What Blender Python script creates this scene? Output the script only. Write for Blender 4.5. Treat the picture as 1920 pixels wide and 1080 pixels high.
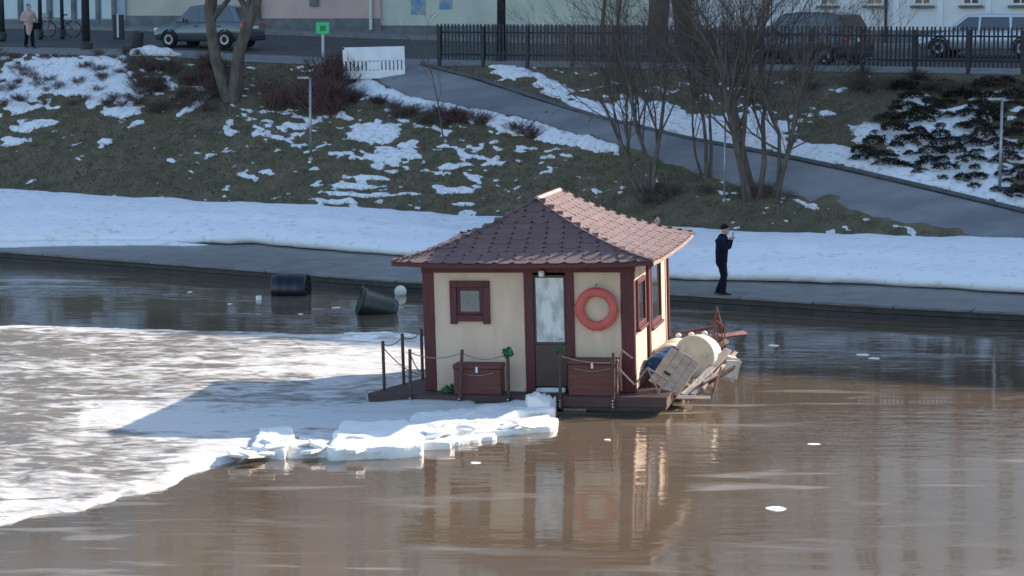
import bpy, bmesh, math, random
import numpy as np
from mathutils import Vector, Matrix, noise as mnoise
R = math.radians
random.seed(7); np.random.seed(7)
for o in list(bpy.data.objects): bpy.data.objects.remove(o)
scene = bpy.context.scene
col = scene.collection

# ------------------------------------------------------------------ camera
H = 7.15; F = 4000.0; PITCH = math.atan((540 - 35) / F)
cd = bpy.data.cameras.new('camera'); cam = bpy.data.objects.new('camera', cd); col.objects.link(cam)
cd.sensor_width = 36; cd.lens = F / 1920 * 36; cd.clip_end = 2000; cd.clip_start = 0.5
cam.location = (0, 0, H); cam.rotation_euler = (math.pi / 2 - PITCH, 0, 0)
scene.camera = cam
scene.render.resolution_x = 1024; scene.render.resolution_y = 576

# ------------------------------------------------------------------ light
SUN = Vector((1.80, 1.12, 1.0)).normalized()
world = bpy.data.worlds.new('World'); scene.world = world; world.use_nodes = True
nt = world.node_tree; nt.nodes.clear()
sky = nt.nodes.new('ShaderNodeTexSky'); sky.sky_type = 'NISHITA'; sky.sun_disc = False
sky.sun_elevation = math.asin(SUN.z); sky.sun_rotation = math.atan2(SUN.x, SUN.y)
sky.air_density = 1.0; sky.dust_density = 0.8; sky.ozone_density = 1.6
bg = nt.nodes.new('ShaderNodeBackground'); bg.inputs['Strength'].default_value = 0.15
wo = nt.nodes.new('ShaderNodeOutputWorld')
nt.links.new(sky.outputs[0], bg.inputs[0]); nt.links.new(bg.outputs[0], wo.inputs[0])
sd = bpy.data.lights.new('sun', 'SUN'); sd.energy = 4.9; sd.angle = R(0.5); sd.color = (1.0, 0.88, 0.74)
sun = bpy.data.objects.new('sun', sd); col.objects.link(sun)
sun.rotation_euler = (-SUN).to_track_quat('-Z', 'Y').to_euler(); sun.location = SUN * 90
scene.view_settings.view_transform = 'Standard'; scene.view_settings.look = 'None'
scene.view_settings.exposure = 1.0; scene.view_settings.gamma = 1.0

# ------------------------------------------------------------------ projection helpers
cp, sp = math.cos(PITCH), math.sin(PITCH)
def ray(u, v):
    dx, dn = (u - 960) / F, (v - 540) / F
    return Vector((dx, cp - dn * sp, -sp - dn * cp))
def gp(u, v, z=0.0):
    r = ray(u, v); t = (z - H) / r.z
    return Vector((r.x * t, r.y * t, z))
def gd(u, v, Y):
    r = ray(u, v); t = Y / r.y
    return Vector((r.x * t, Y, H + r.z * t))
def proj(X, Y, Z):
    dep = Y * cp + (H - Z) * sp; dn = (H - Z) * cp - Y * sp
    return 960 + F * X / dep, 540 + F * dn / dep

# ------------------------------------------------------------------ materials
def mat(name, c, rough=0.7, var=0.25, scale=6.0, bump=0.0, bscale=30.0, c2=None, metal=0.0, spec=0.4, stretch=(1, 1, 1), coat=0.0, lo=0.35, hi=0.65):
    m = bpy.data.materials.new(name); m.use_nodes = True
    n, l = m.node_tree.nodes, m.node_tree.links
    b = n['Principled BSDF']
    b.inputs['Roughness'].default_value = rough; b.inputs['Metallic'].default_value = metal
    b.inputs['Specular IOR Level'].default_value = spec; b.inputs['Coat Weight'].default_value = coat
    tc = n.new('ShaderNodeTexCoord'); mp = n.new('ShaderNodeMapping'); mp.inputs['Scale'].default_value = stretch
    oi = n.new('ShaderNodeObjectInfo'); ad = n.new('ShaderNodeVectorMath')
    ml = n.new('ShaderNodeMath'); ml.operation = 'MULTIPLY'; ml.inputs[1].default_value = 37.0
    l.new(oi.outputs['Random'], ml.inputs[0]); l.new(tc.outputs['Object'], mp.inputs[0])
    l.new(mp.outputs[0], ad.inputs[0]); l.new(ml.outputs[0], ad.inputs[1])
    ns = n.new('ShaderNodeTexNoise'); ns.inputs['Scale'].default_value = scale; ns.inputs['Detail'].default_value = 6
    l.new(ad.outputs[0], ns.inputs['Vector'])
    rp = n.new('ShaderNodeMapRange'); rp.inputs['From Min'].default_value = lo; rp.inputs['From Max'].default_value = hi
    l.new(ns.outputs['Fac'], rp.inputs['Value'])
    mx = n.new('ShaderNodeMix'); mx.data_type = 'RGBA'
    d = c2 if c2 else tuple(x * (1 - var) for x in c)
    e = c if c2 else tuple(min(1, x * (1 + var * .6)) for x in c)
    mx.inputs['A'].default_value = (*e, 1); mx.inputs['B'].default_value = (*d, 1)
    l.new(rp.outputs[0], mx.inputs['Factor']); l.new(mx.outputs['Result'], b.inputs['Base Color'])
    if bump > 0:
        nb = n.new('ShaderNodeTexNoise'); nb.inputs['Scale'].default_value = bscale; nb.inputs['Detail'].default_value = 5
        bp = n.new('ShaderNodeBump'); bp.inputs['Strength'].default_value = bump; bp.inputs['Distance'].default_value = 0.05
        l.new(ad.outputs[0], nb.inputs['Vector']); l.new(nb.outputs['Fac'], bp.inputs['Height']); l.new(bp.outputs[0], b.inputs['Normal'])
    return m

def rand_tint(m, amt):
    """per-object brightness variation"""
    n, l = m.node_tree.nodes, m.node_tree.links
    b = n['Principled BSDF']; lk = b.inputs['Base Color'].links[0]; src = lk.from_socket
    oi = n.new('ShaderNodeObjectInfo'); mr = n.new('ShaderNodeMapRange')
    mr.inputs['To Min'].default_value = 1 - amt; mr.inputs['To Max'].default_value = 1 + amt
    hs = n.new('ShaderNodeHueSaturation')
    l.new(oi.outputs['Random'], mr.inputs['Value']); l.new(mr.outputs[0], hs.inputs['Value'])
    l.new(src, hs.inputs['Color']); l.new(hs.outputs[0], b.inputs['Base Color'])
    return m

M = {}
M['grass'] = mat('grass_soil', (.112, .108, .066), .95, scale=1.6, c2=(.185, .145, .100), bump=.8, bscale=9, spec=.1)
M['blade'] = mat('grass_blade', (.120, .124, .066), .8, scale=3, c2=(.205, .168, .108), spec=.15)
M['snow'] = mat('snow', (.83, .835, .845), .75, scale=4.5, c2=(.52, .50, .475), bump=.6, bscale=9, spec=.25, lo=.56, hi=.80, stretch=(.7, 1.2, 1))
M['dirty_snow'] = mat('dirty_snow', (.78, .79, .80), .8, scale=5, c2=(.50, .47, .43), bump=.5, bscale=9, spec=.2, lo=.5, hi=.72)
M['ice'] = mat('floe_ice', (.86, .85, .82), .6, scale=3, c2=(.78, .77, .73), bump=.5, bscale=9, spec=.4)
M['quay'] = mat('wet_concrete', (.19, .188, .182), .35, scale=1.6, c2=(.11, .11, .11), bump=.25, bscale=14, spec=.5)
M['wall'] = mat('quay_wall', (.045, .045, .045), .6, scale=3, bump=.5, bscale=8)
M['asphalt'] = mat('asphalt', (.088, .088, .090), .75, scale=1.1, c2=(.065, .066, .068), bump=.3, bscale=60)
M['path'] = mat('path_asphalt', (.25, .25, .255), .5, scale=.7, c2=(.155, .158, .162), bump=.3, bscale=40, stretch=(.6, 1.6, 1))
M['pave'] = mat('pavement', (.25, .245, .24), .8, scale=2, c2=(.17, .168, .165), bump=.3, bscale=30)
M['kerb'] = mat('kerb', (.10, .10, .10), .8, scale=3, bump=.3)
M['wall_cream'] = mat('cream_panel', (.68, .52, .39), .75, scale=1.3, c2=(.57, .43, .32), bump=.2, bscale=26, spec=.2, stretch=(2.2, 2.2, .5), lo=.4, hi=.7)
M['trim'] = mat('maroon_timber', (.115, .030, .032), .55, scale=4, c2=(.085, .022, .025), bump=.25, bscale=12, stretch=(6, 6, .6), spec=.35)
M['deck'] = mat('deck_timber', (.105, .060, .052), .65, scale=4, c2=(.07, .038, .036), bump=.3, bscale=10, stretch=(.6, 6, 6))
M['door'] = mat('door_brown', (.085, .055, .045), .5, scale=3, c2=(.065, .042, .036), bump=.15, spec=.4)
M['shingle'] = rand_tint(mat('bitumen_shingle', (.165, .082, .076), .68, scale=14, c2=(.110, .052, .053), bump=.5, bscale=120, spec=1.0), .18)
M['soffit'] = mat('soffit', (.10, .05, .045), .8)
M['flash'] = mat('roof_flashing', (.34, .235, .20), .6, scale=5, bump=.1)
M['glass'] = mat('glass_pane', (.05, .055, .055), .04, var=.1, spec=.9)
M['curtain'] = mat('curtained_pane', (.17, .17, .15), .12, scale=3, c2=(.10, .105, .10), spec=.8)
M['door_reflection'] = mat('door_glass_reflection', (.62, .63, .60), .10, scale=4.5, c2=(.36, .38, .36), spec=.7, lo=.42, hi=.62, stretch=(1.5, 1, .7))  # pale blotches in the base colour paint reflections on the door pane
M['rope'] = mat('rope', (.32, .26, .22), .9, bump=.4, bscale=80)
M['steel'] = mat('galvanised_steel', (.34, .35, .36), .45, metal=.6, scale=5, var=.2)
M['chrome'] = mat('bright_steel', (.65, .65, .66), .25, metal=.9)
M['ring'] = mat('life_ring_orange', (.60, .125, .100), .55, scale=6, c2=(.50, .10, .085), spec=.4)
M['chest'] = mat('chest_brown', (.15, .050, .040), .6, scale=3, c2=(.115, .038, .032), bump=.25, bscale=10, stretch=(.5, 5, 5))
M['white'] = mat('white_plastic', (.75, .75, .74), .45, var=.08)
M['foam'] = mat('foam_block', (.66, .61, .52), .85, scale=5, c2=(.50, .44, .36), bump=.6, bscale=18)
M['green'] = mat('green_plastic', (.03, .16, .05), .6, scale=20, var=.4)
M['bluedrum'] = mat('blue_drum', (.03, .10, .24), .4, scale=4, c2=(.022, .07, .18), spec=.5)
M['yellowdrum'] = mat('cream_drum', (.72, .66, .50), .5, scale=3, c2=(.60, .54, .39), spec=.4, bump=.1)
M['palewood'] = mat('pale_plank', (.52, .40, .31), .75, scale=4, c2=(.38, .28, .21), bump=.3, bscale=12, stretch=(.5, 5, 5))
M['greywood'] = mat('weathered_timber', (.36, .30, .26), .8, scale=4, c2=(.22, .17, .15), bump=.4, bscale=12, stretch=(.5, 5, 5))
M['redwood'] = mat('reddish_timber', (.20, .085, .07), .75, scale=4, c2=(.12, .05, .045), bump=.3, bscale=12, stretch=(.5, 5, 5))
M['blackdrum'] = mat('navy_drum', (.006, .007, .018), .35, scale=4, spec=.5)
M['greenbin'] = mat('dark_green_bin', (.005, .017, .019), .4, scale=4, spec=.5)
M['bark'] = mat('bark', (.155, .13, .108), .9, scale=7, c2=(.09, .075, .062), bump=.7, bscale=14, stretch=(1, 1, .25), spec=.15)
M['twig'] = mat('twig', (.150, .115, .098), .9, scale=4, c2=(.10, .076, .066), spec=.15)
M['redtwig'] = mat('reddish_twig', (.150, .088, .078), .9, scale=4, c2=(.105, .062, .058), spec=.15)
M['shrubleaf'] = mat('evergreen_leaf', (.026, .028, .020), .75, scale=5, c2=(.050, .036, .028), spec=.2)
M['fence'] = mat('fence_paint', (.018, .022, .028), .5, scale=5, spec=.4)
M['dark'] = mat('dark_metal', (.03, .034, .04), .5, spec=.4)
M['sign'] = mat('sign_green', (.06, .62, .22), .5, var=.08)
M['signdark'] = mat('sign_mark', (.02, .25, .09), .5, var=.1)
M['pale'] = mat('pale_post', (.60, .62, .55), .6, var=.1)
M['barrier'] = mat('barrier_plastic', (.80, .81, .82), .45, scale=3, var=.07)
M['skin'] = mat('skin', (.52, .33, .26), .6, scale=20, var=.08)
M['navy'] = mat('navy_cloth', (.010, .012, .028), .9, scale=12, var=.3, spec=.15)
M['black'] = mat('black_cloth', (.010, .011, .018), .9, scale=12, var=.3, spec=.15)
M['pinkcoat'] = mat('pink_coat', (.50, .36, .34), .9, scale=10, var=.15, spec=.15)
M['hair'] = mat('dark_hair', (.02, .015, .012), .7)
M['rubber'] = mat('rubber', (.015, .015, .016), .8)
M['car_blue'] = mat('car_paint_blue_grey', (.085, .115, .135), .3, var=.05, coat=.6, metal=.3)
M['car_dark'] = mat('car_paint_dark', (.055, .062, .075), .3, var=.05, coat=.6, metal=.3)
M['car_silver'] = mat('car_paint_silver', (.50, .52, .55), .3, var=.05, coat=.6, metal=.4)
M['taillight'] = mat('tail_light', (.55, .02, .03), .25, var=.1, spec=.6)
M['headlight'] = mat('head_light', (.7, .72, .72), .1, var=.05, spec=.8)
M['f_pink'] = mat('facade_pink', (.58, .42, .38), .9, scale=.8, c2=(.48, .36, .33), bump=.15)
M['f_green'] = mat('facade_pale_green', (.56, .58, .48), .9, scale=.8, c2=(.47, .50, .42), bump=.15)
M['f_blue'] = mat('facade_pale_blue', (.34, .44, .48), .85, scale=.8, c2=(.28, .37, .42), bump=.1)
M['f_beige'] = mat('facade_beige', (.53, .48, .41), .9, scale=.8, c2=(.44, .41, .36), bump=.15)
M['f_white'] = mat('facade_white', (.80, .80, .79), .9, scale=.6, c2=(.73, .73, .72), bump=.1)
M['f_brown'] = mat('brick_pillar_brown', (.17, .105, .085), .9, scale=4, c2=(.13, .085, .07), bump=.4)
M['shopglass'] = mat('shop_glass', (.42, .55, .60), .25, scale=.8, c2=(.34, .46, .52), spec=.5)
M['plinth'] = mat('facade_plinth', (.16, .165, .17), .9, scale=2)
M['rooft'] = mat('roof_sheet', (.14, .09, .08), .8)
M['graffiti'] = mat('graffiti_blue', (.12, .25, .42), .8, scale=2.0, c2=(.33, .38, .38), lo=.4, hi=.6)

# water: muddy, partly calm and partly rippled
def water_mat():
    m = bpy.data.materials.new('river_water'); m.use_nodes = True
    n, l = m.node_tree.nodes, m.node_tree.links; b = n['Principled BSDF']
    tc = n.new('ShaderNodeTexCoord')
    def noi(sc, st, det=4, dist=0.0):
        mp = n.new('ShaderNodeMapping'); mp.inputs['Scale'].default_value = st
        t = n.new('ShaderNodeTexNoise'); t.inputs['Scale'].default_value = sc; t.inputs['Detail'].default_value = det
        t.inputs['Distortion'].default_value = dist
        l.new(tc.outputs['Object'], mp.inputs[0]); l.new(mp.outputs[0], t.inputs['Vector']); return t.outputs['Fac']
    def mr(s, a, b_, c=0, d=1):
        t = n.new('ShaderNodeMapRange'); t.inputs['From Min'].default_value = a; t.inputs['From Max'].default_value = b_
        t.inputs['To Min'].default_value = c; t.inputs['To Max'].default_value = d; l.new(s, t.inputs['Value']); return t.outputs[0]
    def mt(op, a, b_):
        t = n.new('ShaderNodeMath'); t.operation = op
        for i, x in enumerate((a, b_)):
            if isinstance(x, (int, float)): t.inputs[i].default_value = x
            else: l.new(x, t.inputs[i])
        return t.outputs[0]
    mud = n.new('ShaderNodeMix'); mud.data_type = 'RGBA'
    mud.inputs['A'].default_value = (.108, .077, .050, 1); mud.inputs['B'].default_value = (.142, .106, .072, 1)
    l.new(mr(noi(.25, (.5, 1, 1)), .35, .65), mud.inputs['Factor'])
    foam = mt('MULTIPLY', mr(noi(1.1, (.35, 1.6, 1), 9, .6), .56, .70), mr(noi(.16, (.4, 1.5, 1), 3), .46, .62))
    fm = n.new('ShaderNodeMix'); fm.data_type = 'RGBA'; fm.inputs['B'].default_value = (.42, .40, .36, 1)
    l.new(mud.outputs['Result'], fm.inputs['A']); l.new(mt('MULTIPLY', foam, .38), fm.inputs['Factor'])
    l.new(fm.outputs['Result'], b.inputs['Base Color'])
    b.inputs['IOR'].default_value = 1.33; b.inputs['Specular IOR Level'].default_value = .8; b.inputs['Coat Weight'].default_value = .35; b.inputs['Coat Roughness'].default_value = .055; b.inputs['Coat IOR'].default_value = 1.45
    l.new(mt('ADD', mt('MULTIPLY', foam, .5), .06), b.inputs['Roughness'])
    rip = mr(noi(.22, (.28, 1.0, 1), 3, .3), .48, .66, .08, 1.7)
    sx_ = n.new('ShaderNodeSeparateXYZ'); l.new(tc.outputs['Object'], sx_.inputs[0])
    far_ = mr(sx_.outputs['Y'], 43, 47, 1.0, 3.2)
    rip = mt('MULTIPLY', rip, far_)
    h1 = noi(2.6, (.45, 1.35, 1), 4, .4); h2 = noi(.7, (.45, 1.2, 1), 2, .3)
    hh = mt('ADD', mt('MULTIPLY', h1, rip), mt('MULTIPLY', h2, .7))
    bp = n.new('ShaderNodeBump'); bp.inputs['Strength'].default_value = .20; bp.inputs['Distance'].default_value = .05
    l.new(hh, bp.inputs['Height']); l.new(bp.outputs[0], b.inputs['Normal']); l.new(bp.outputs[0], b.inputs['Coat Normal'])
    return m
M['water'] = water_mat()

# slushy ice sheet : white crust over grey-brown slush
def slush_mat():
    m = bpy.data.materials.new('slush_ice'); m.use_nodes = True
    n, l = m.node_tree.nodes, m.node_tree.links; b = n['Principled BSDF']
    tc = n.new('ShaderNodeTexCoord')
    def noi(sc, st, det=4, dist=0.0):
        mp = n.new('ShaderNodeMapping'); mp.inputs['Scale'].default_value = st; mp.inputs['Rotation'].default_value = (0, 0, .12)
        t = n.new('ShaderNodeTexNoise'); t.inputs['Scale'].default_value = sc; t.inputs['Detail'].default_value = det
        t.inputs['Distortion'].default_value = dist
        l.new(tc.outputs['Object'], mp.inputs[0]); l.new(mp.outputs[0], t.inputs['Vector']); return t.outputs['Fac']
    at = n.new('ShaderNodeAttribute'); at.attribute_name = 'crust'
    a = n.new('ShaderNodeMath'); a.operation = 'ADD'
    a0 = n.new('ShaderNodeMix'); a0.inputs['Factor'].default_value = .5; l.new(noi(1.3, (.6, 1.3, 1), 8, 1.2), a0.inputs['A']); l.new(noi(4.2, (.55, 1.3, 1), 8, .8), a0.inputs['B']); 
    vo = n.new('ShaderNodeTexVoronoi'); vo.feature = 'DISTANCE_TO_EDGE'; vo.inputs['Scale'].default_value = .55
    wn = n.new('ShaderNodeTexNoise'); wn.inputs['Scale'].default_value = 1.4; wn.inputs['Detail'].default_value = 5; wm = n.new('ShaderNodeVectorMath'); wm.operation = 'MULTIPLY_ADD'; wm.inputs[1].default_value = (.9, .9, 0)
    l.new(tc.outputs['Object'], wn.inputs['Vector']); l.new(wn.outputs['Color'], wm.inputs[0]); l.new(tc.outputs['Object'], wm.inputs[2]); l.new(wm.outputs[0], vo.inputs['Vector'])
    cr = n.new('ShaderNodeMapRange'); cr.inputs['From Max'].default_value = .035; cr.inputs['To Min'].default_value = -.045; cr.inputs['To Max'].default_value = 0; l.new(vo.outputs['Distance'], cr.inputs['Value'])
    ca = n.new('ShaderNodeMath'); ca.operation = 'ADD'; l.new(a0.outputs['Result'], ca.inputs[0]); l.new(cr.outputs[0], ca.inputs[1]); l.new(ca.outputs[0], a.inputs[0]); l.new(at.outputs['Fac'], a.inputs[1])
    mr = n.new('ShaderNodeMapRange'); mr.inputs['From Min'].default_value = .455; mr.inputs['From Max'].default_value = .615
    l.new(a.outputs[0], mr.inputs['Value'])
    mx = n.new('ShaderNodeMix'); mx.data_type = 'RGBA'
    mx.inputs['A'].default_value = (.175, .150, .118, 1); mx.inputs['B'].default_value = (.62, .60, .565, 1)
    l.new(mr.outputs[0], mx.inputs['Factor']); l.new(mx.outputs['Result'], b.inputs['Base Color'])
    r = n.new('ShaderNodeMapRange'); r.inputs['To Min'].default_value = .40; r.inputs['To Max'].default_value = .7
    l.new(mr.outputs[0], r.inputs['Value']); l.new(r.outputs[0], b.inputs['Roughness'])
    bp = n.new('ShaderNodeBump'); bp.inputs['Strength'].default_value = .8; bp.inputs['Distance'].default_value = .06
    l.new(noi(3.5, (.6, 1.5, 1), 6, .6), bp.inputs['Height']); l.new(bp.outputs[0], b.inputs['Normal'])
    return m
M['slush'] = slush_mat()

# ------------------------------------------------------------------ object helpers
def link(name, me, m, parent=None, mw=None):
    o = bpy.data.objects.new(name, me); col.objects.link(o)
    if m is not None:
        for k in (m if isinstance(m, (list, tuple)) else [m]): me.materials.append(k)
    if parent: o.parent = parent
    if mw is not None: o.matrix_local = mw
    return o
def tag(o, label=None, cat=None, group=None, kind=None):
    if label: o['label'] = label
    if cat: o['category'] = cat
    if group: o['group'] = group
    if kind: o['kind'] = kind
    return o
def empty(name, mw, label, cat, group=None):
    o = bpy.data.objects.new(name, None); col.objects.link(o); o.empty_display_size = .1
    o.matrix_world = mw if isinstance(mw, Matrix) else Matrix.Translation(mw)
    return tag(o, label, cat, group)
def copy_tree(o, parent=None):
    c = o.copy(); col.objects.link(c)
    if parent: c.parent = parent
    for ch in list(o.children): copy_tree(ch, c)
    return c

class MB:
    def __init__(s): s.bm = bmesh.new()
    def box(s, c, d, rot=None, bev=0.0):
        mtx = Matrix.Translation(c) @ (rot.to_4x4() if rot else Matrix()) @ Matrix.Diagonal((*d, 1))
        r = bmesh.ops.create_cube(s.bm, size=1, matrix=mtx)
        if bev > 0:
            es = list({e for v in r['verts'] for e in v.link_edges})
            bmesh.ops.bevel(s.bm, geom=es, offset=bev, segments=1, affect='EDGES', profile=.5)
        return s
    def b2(s, lo, hi, bev=0.0):
        lo, hi = Vector(lo), Vector(hi); return s.box((lo + hi) / 2, hi - lo, bev=bev)
    def tube(s, pts, rad, n=6, cap=True):
        pts = [Vector(p) for p in pts]; rs = rad if isinstance(rad, (list, tuple)) else [rad] * len(pts)
        rings = []; up = None
        for i, p in enumerate(pts):
            t = (pts[min(i + 1, len(pts) - 1)] - pts[max(i - 1, 0)])
            t = t.normalized() if t.length > 1e-9 else Vector((0, 0, 1))
            if up is None: up = Vector((0, 0, 1)) if abs(t.z) < .9 else Vector((1, 0, 0))
            a = t.cross(up); a = a.normalized() if a.length > 1e-6 else Vector((1, 0, 0)); b = t.cross(a)
            up = -b if False else up
            rings.append([s.bm.verts.new(p + (a * math.cos(k * math.tau / n) + b * math.sin(k * math.tau / n)) * rs[i]) for k in range(n)])
        for i in range(len(rings) - 1):
            for k in range(n):
                s.bm.faces.new((rings[i][k], rings[i][(k + 1) % n], rings[i + 1][(k + 1) % n], rings[i + 1][k]))
        if cap and n > 2:
            s.bm.faces.new(rings[0][::-1]); s.bm.faces.new(rings[-1])
        return s
    def lathe(s, prof, n=20, mtx=None):
        mtx = mtx or Matrix(); rings = []
        for r, z in prof:
            rings.append([s.bm.verts.new(mtx @ Vector((r * math.cos(k * math.tau / n), r * math.sin(k * math.tau / n), z))) for k in range(n)])
        for i in range(len(rings) - 1):
            for k in range(n):
                s.bm.faces.new((rings[i][k], rings[i][(k + 1) % n], rings[i + 1][(k + 1) % n], rings[i + 1][k]))
        s.bm.faces.new(rings[0][::-1]); s.bm.faces.new(rings[-1]); return s
    def prism(s, poly, dvec):
        a = [s.bm.verts.new(Vector(p)) for p in poly]; b = [s.bm.verts.new(Vector(p) + Vector(dvec)) for p in poly]
        k = len(a)
        s.bm.faces.new(a[::-1]); s.bm.faces.new(b)
        for i in range(k): s.bm.faces.new((a[i], a[(i + 1) % k], b[(i + 1) % k], b[i]))
        return s
    def mesh(s, name, smooth=False):
        bmesh.ops.recalc_face_normals(s.bm, faces=s.bm.faces)
        me = bpy.data.meshes.new(name); s.bm.to_mesh(me); s.bm.free()
        if smooth:
            me.polygons.foreach_set('use_smooth', [True] * len(me.polygons))
        return me
    def build(s, name, m, parent=None, mw=None, smooth=False):
        return link(name, s.mesh(name, smooth), m, parent, mw)

def pydata(name, v, f, m, smooth=True, parent=None):
    me = bpy.data.meshes.new(name); me.from_pydata([tuple(x) for x in v], [], [tuple(int(i) for i in q) for q in f]); me.update()
    if smooth: me.polygons.foreach_set('use_smooth', [True] * len(me.polygons))
    return link(name, me, m, parent)

def grid_faces(nr, nc):
    i = np.arange(nr - 1)[:, None] * nc + np.arange(nc - 1)[None, :]
    return np.stack([i, i + 1, i + nc + 1, i + nc], -1).reshape(-1, 4)

def fnoise(X, Y, sc, seed=0, octaves=3):
    """numpy value noise in -1..1"""
    out = np.zeros(np.broadcast(X, Y).shape); amp = 1.0; tot = 0
    for o in range(octaves):
        xs, ys = X * sc + seed * 17.3 + o * 5.1, Y * sc + seed * 9.7 + o * 3.3
        xi, yi = np.floor(xs).astype(np.int64), np.floor(ys).astype(np.int64); xf, yf = xs - xi, ys - yi
        def h(a, b):
            n = (a * 374761393 + b * 668265263 + (seed + o) * 974711) & 0x7fffffff
            n = ((n ^ (n >> 13)) * 1274126177) & 0x7fffffff
            return ((n ^ (n >> 16)) & 0xffff) / 32767.5 - 1
        sx, sy = xf * xf * (3 - 2 * xf), yf * yf * (3 - 2 * yf)
        v = (h(xi, yi) * (1 - sx) + h(xi + 1, yi) * sx) * (1 - sy) + (h(xi, yi + 1) * (1 - sx) + h(xi + 1, yi + 1) * sx) * sy
        out = out + v * amp; tot += amp; amp *= .5; sc *= 2.1
    return out / tot * 1.6

# ------------------------------------------------------------------ terrain lines
def wl(pts, ext=None):
    """world polyline -> functions of X"""
    pts = sorted(pts, key=lambda p: p.x)
    a = np.array([[p.x, p.y, p.z] for p in pts])
    def ends(i, j, X):
        s = (a[j] - a[i]) / (a[j, 0] - a[i, 0]); return a[i] + s * (X - a[i, 0])
    dl = a[-1] - a[0]
    sl = dl[1] / dl[0]
    L = np.array([-90, a[0, 1] + sl * (-90 - a[0, 0]), a[0, 2]]); Rr = np.array([90, a[-1, 1] + sl * (90 - a[-1, 0]), a[-1, 2]])
    a = np.vstack([L, a, Rr])
    return a
L0 = wl([gp(u, v, 0) for u, v in ((0, 490), (480, 527), (720, 547), (1260, 573), (1600, 595), (1920, 612))])
L1 = L0.copy(); L1[:, 2] = .27
L2 = wl([gp(u, v, .33) for u, v in ((0, 458), (250, 455), (480, 458), (670, 474), (1000, 497), (1320, 527), (1600, 534), (1920, 552))])
L3 = wl([gp(u, v, z) for u, v, z in ((0, 352, 1.25), (200, 366, 1.2), (480, 381, 1.1), (640, 392, 1.05), (940, 404, 1.0), (1250, 426, .95), (1500, 436, .92), (1700, 442, .90), (1920, 447, .90))])
L4 = wl([gd(u, v, Y) for u, v, Y in ((0, 101, 83.5), (300, 106, 81.5), (450, 116, 80.5), (640, 124, 79), (820, 124, 77.5), (1200, 129, 74.6), (1500, 134, 72), (1920, 141, 68.6))])
FA, FB = Vector((-24, 104.0)), Vector((24, 84.0))            # facade line
fdir = (FB - FA).normalized(); fn = Vector((-fdir.y, fdir.x))  # fn points away from river
L5 = wl([Vector((x, FA.y + (x - FA.x) * (FB.y - FA.y) / (FB.x - FA.x), z)) for x, z in ((-24, 7.0), (-10, 6.75), (0, 6.4), (10, 6.25), (24, 6.2))])
L6 = L5.copy(); L6[:, 1] += 120
LINES = [L1, L2, L3, L4, L5, L6]
def zT(x, y):
    ys = [float(np.interp(x, a[:, 0], a[:, 1])) for a in LINES]; zs = [float(np.interp(x, a[:, 0], a[:, 2])) for a in LINES]
    return float(np.interp(y, ys, zs))
def rT(u, v):
    r = ray(u, v); t0 = 45 / r.y; step = .15
    t = t0
    for _ in range(700):
        p = Vector((0, 0, H)) + r * t
        if p.z <= zT(p.x, p.y): break
        t += step
    for _ in range(4):
        step /= 2; p = Vector((0, 0, H)) + r * (t - step)
        if p.z <= zT(p.x, p.y): t -= step
    p = Vector((0, 0, H)) + r * t
    p.z = zT(p.x, p.y); return p

xs = np.concatenate([np.linspace(-90, -25, 20)[:-1], np.linspace(-25, 20, 460), np.linspace(20, 90, 22)[1:]])
def rows(a, b, n): return [(a, b, i / n) for i in range(n)]
def line_at(a): return np.interp(xs, a[:, 0], a[:, 1]), np.interp(xs, a[:, 0], a[:, 2])
def lump(X, Y): return fnoise(X, Y, .55, 3, 3) * .07 + fnoise(X, Y, 2.2, 5, 2) * .035
def loft(spec, disp):
    Xr, Yr, Zr = [], [], []
    for a, b, t in spec:
        ya, za = line_at(a); yb, zb = line_at(b)
        Xr.append(xs); Yr.append(ya + (yb - ya) * t); Zr.append(za + (zb - za) * t)
    X, Y, Z = np.array(Xr), np.array(Yr), np.array(Zr)
    return X, Y, Z + disp(X, Y)
# quay
qX, qY, qZ = loft(rows(L1, L2, 6) + [(L1, L2, 1.0), (L1, L2, 1.12)], lambda X, Y: fnoise(X, Y, .8, 1, 2) * .006)
quay = pydata('quay', np.stack([qX, qY, qZ], -1).reshape(-1, 3), grid_faces(*qX.shape), M['quay']); tag(quay, kind='structure')
y0, _ = line_at(L0)
wv, n_ = [], len(xs)
for dz, dy in ((-1.2, 0.0), (.12, .0), (.14, -.05), (.285, -.05), (.285, .30)):
    wv.append(np.stack([xs, y0 + dy, np.full(n_, dz)], -1))
wallq = pydata('quay_edge', np.array(wv).reshape(-1, 3), grid_faces(5, n_), M['wall'], smooth=False); tag(wallq, kind='structure')
cx_ = -24.0
while cx_ < 20:
    ln = random.uniform(1.9, 2.1); p0_, p1_ = (Vector((q, float(np.interp(q, L0[:, 0], L0[:, 1])), 0)) for q in (cx_, cx_ + ln * .88)); d_ = p1_ - p0_
    o = MB().b2((.012, -.10, .27), (d_.length - .012, .42, .335 + random.uniform(-.006, .006)), bev=.012).build('coping_stone', M['quay'], wallq)
    o.location = p0_; o.rotation_euler.z = math.atan2(d_.y, d_.x); cx_ += ln * .88
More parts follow.
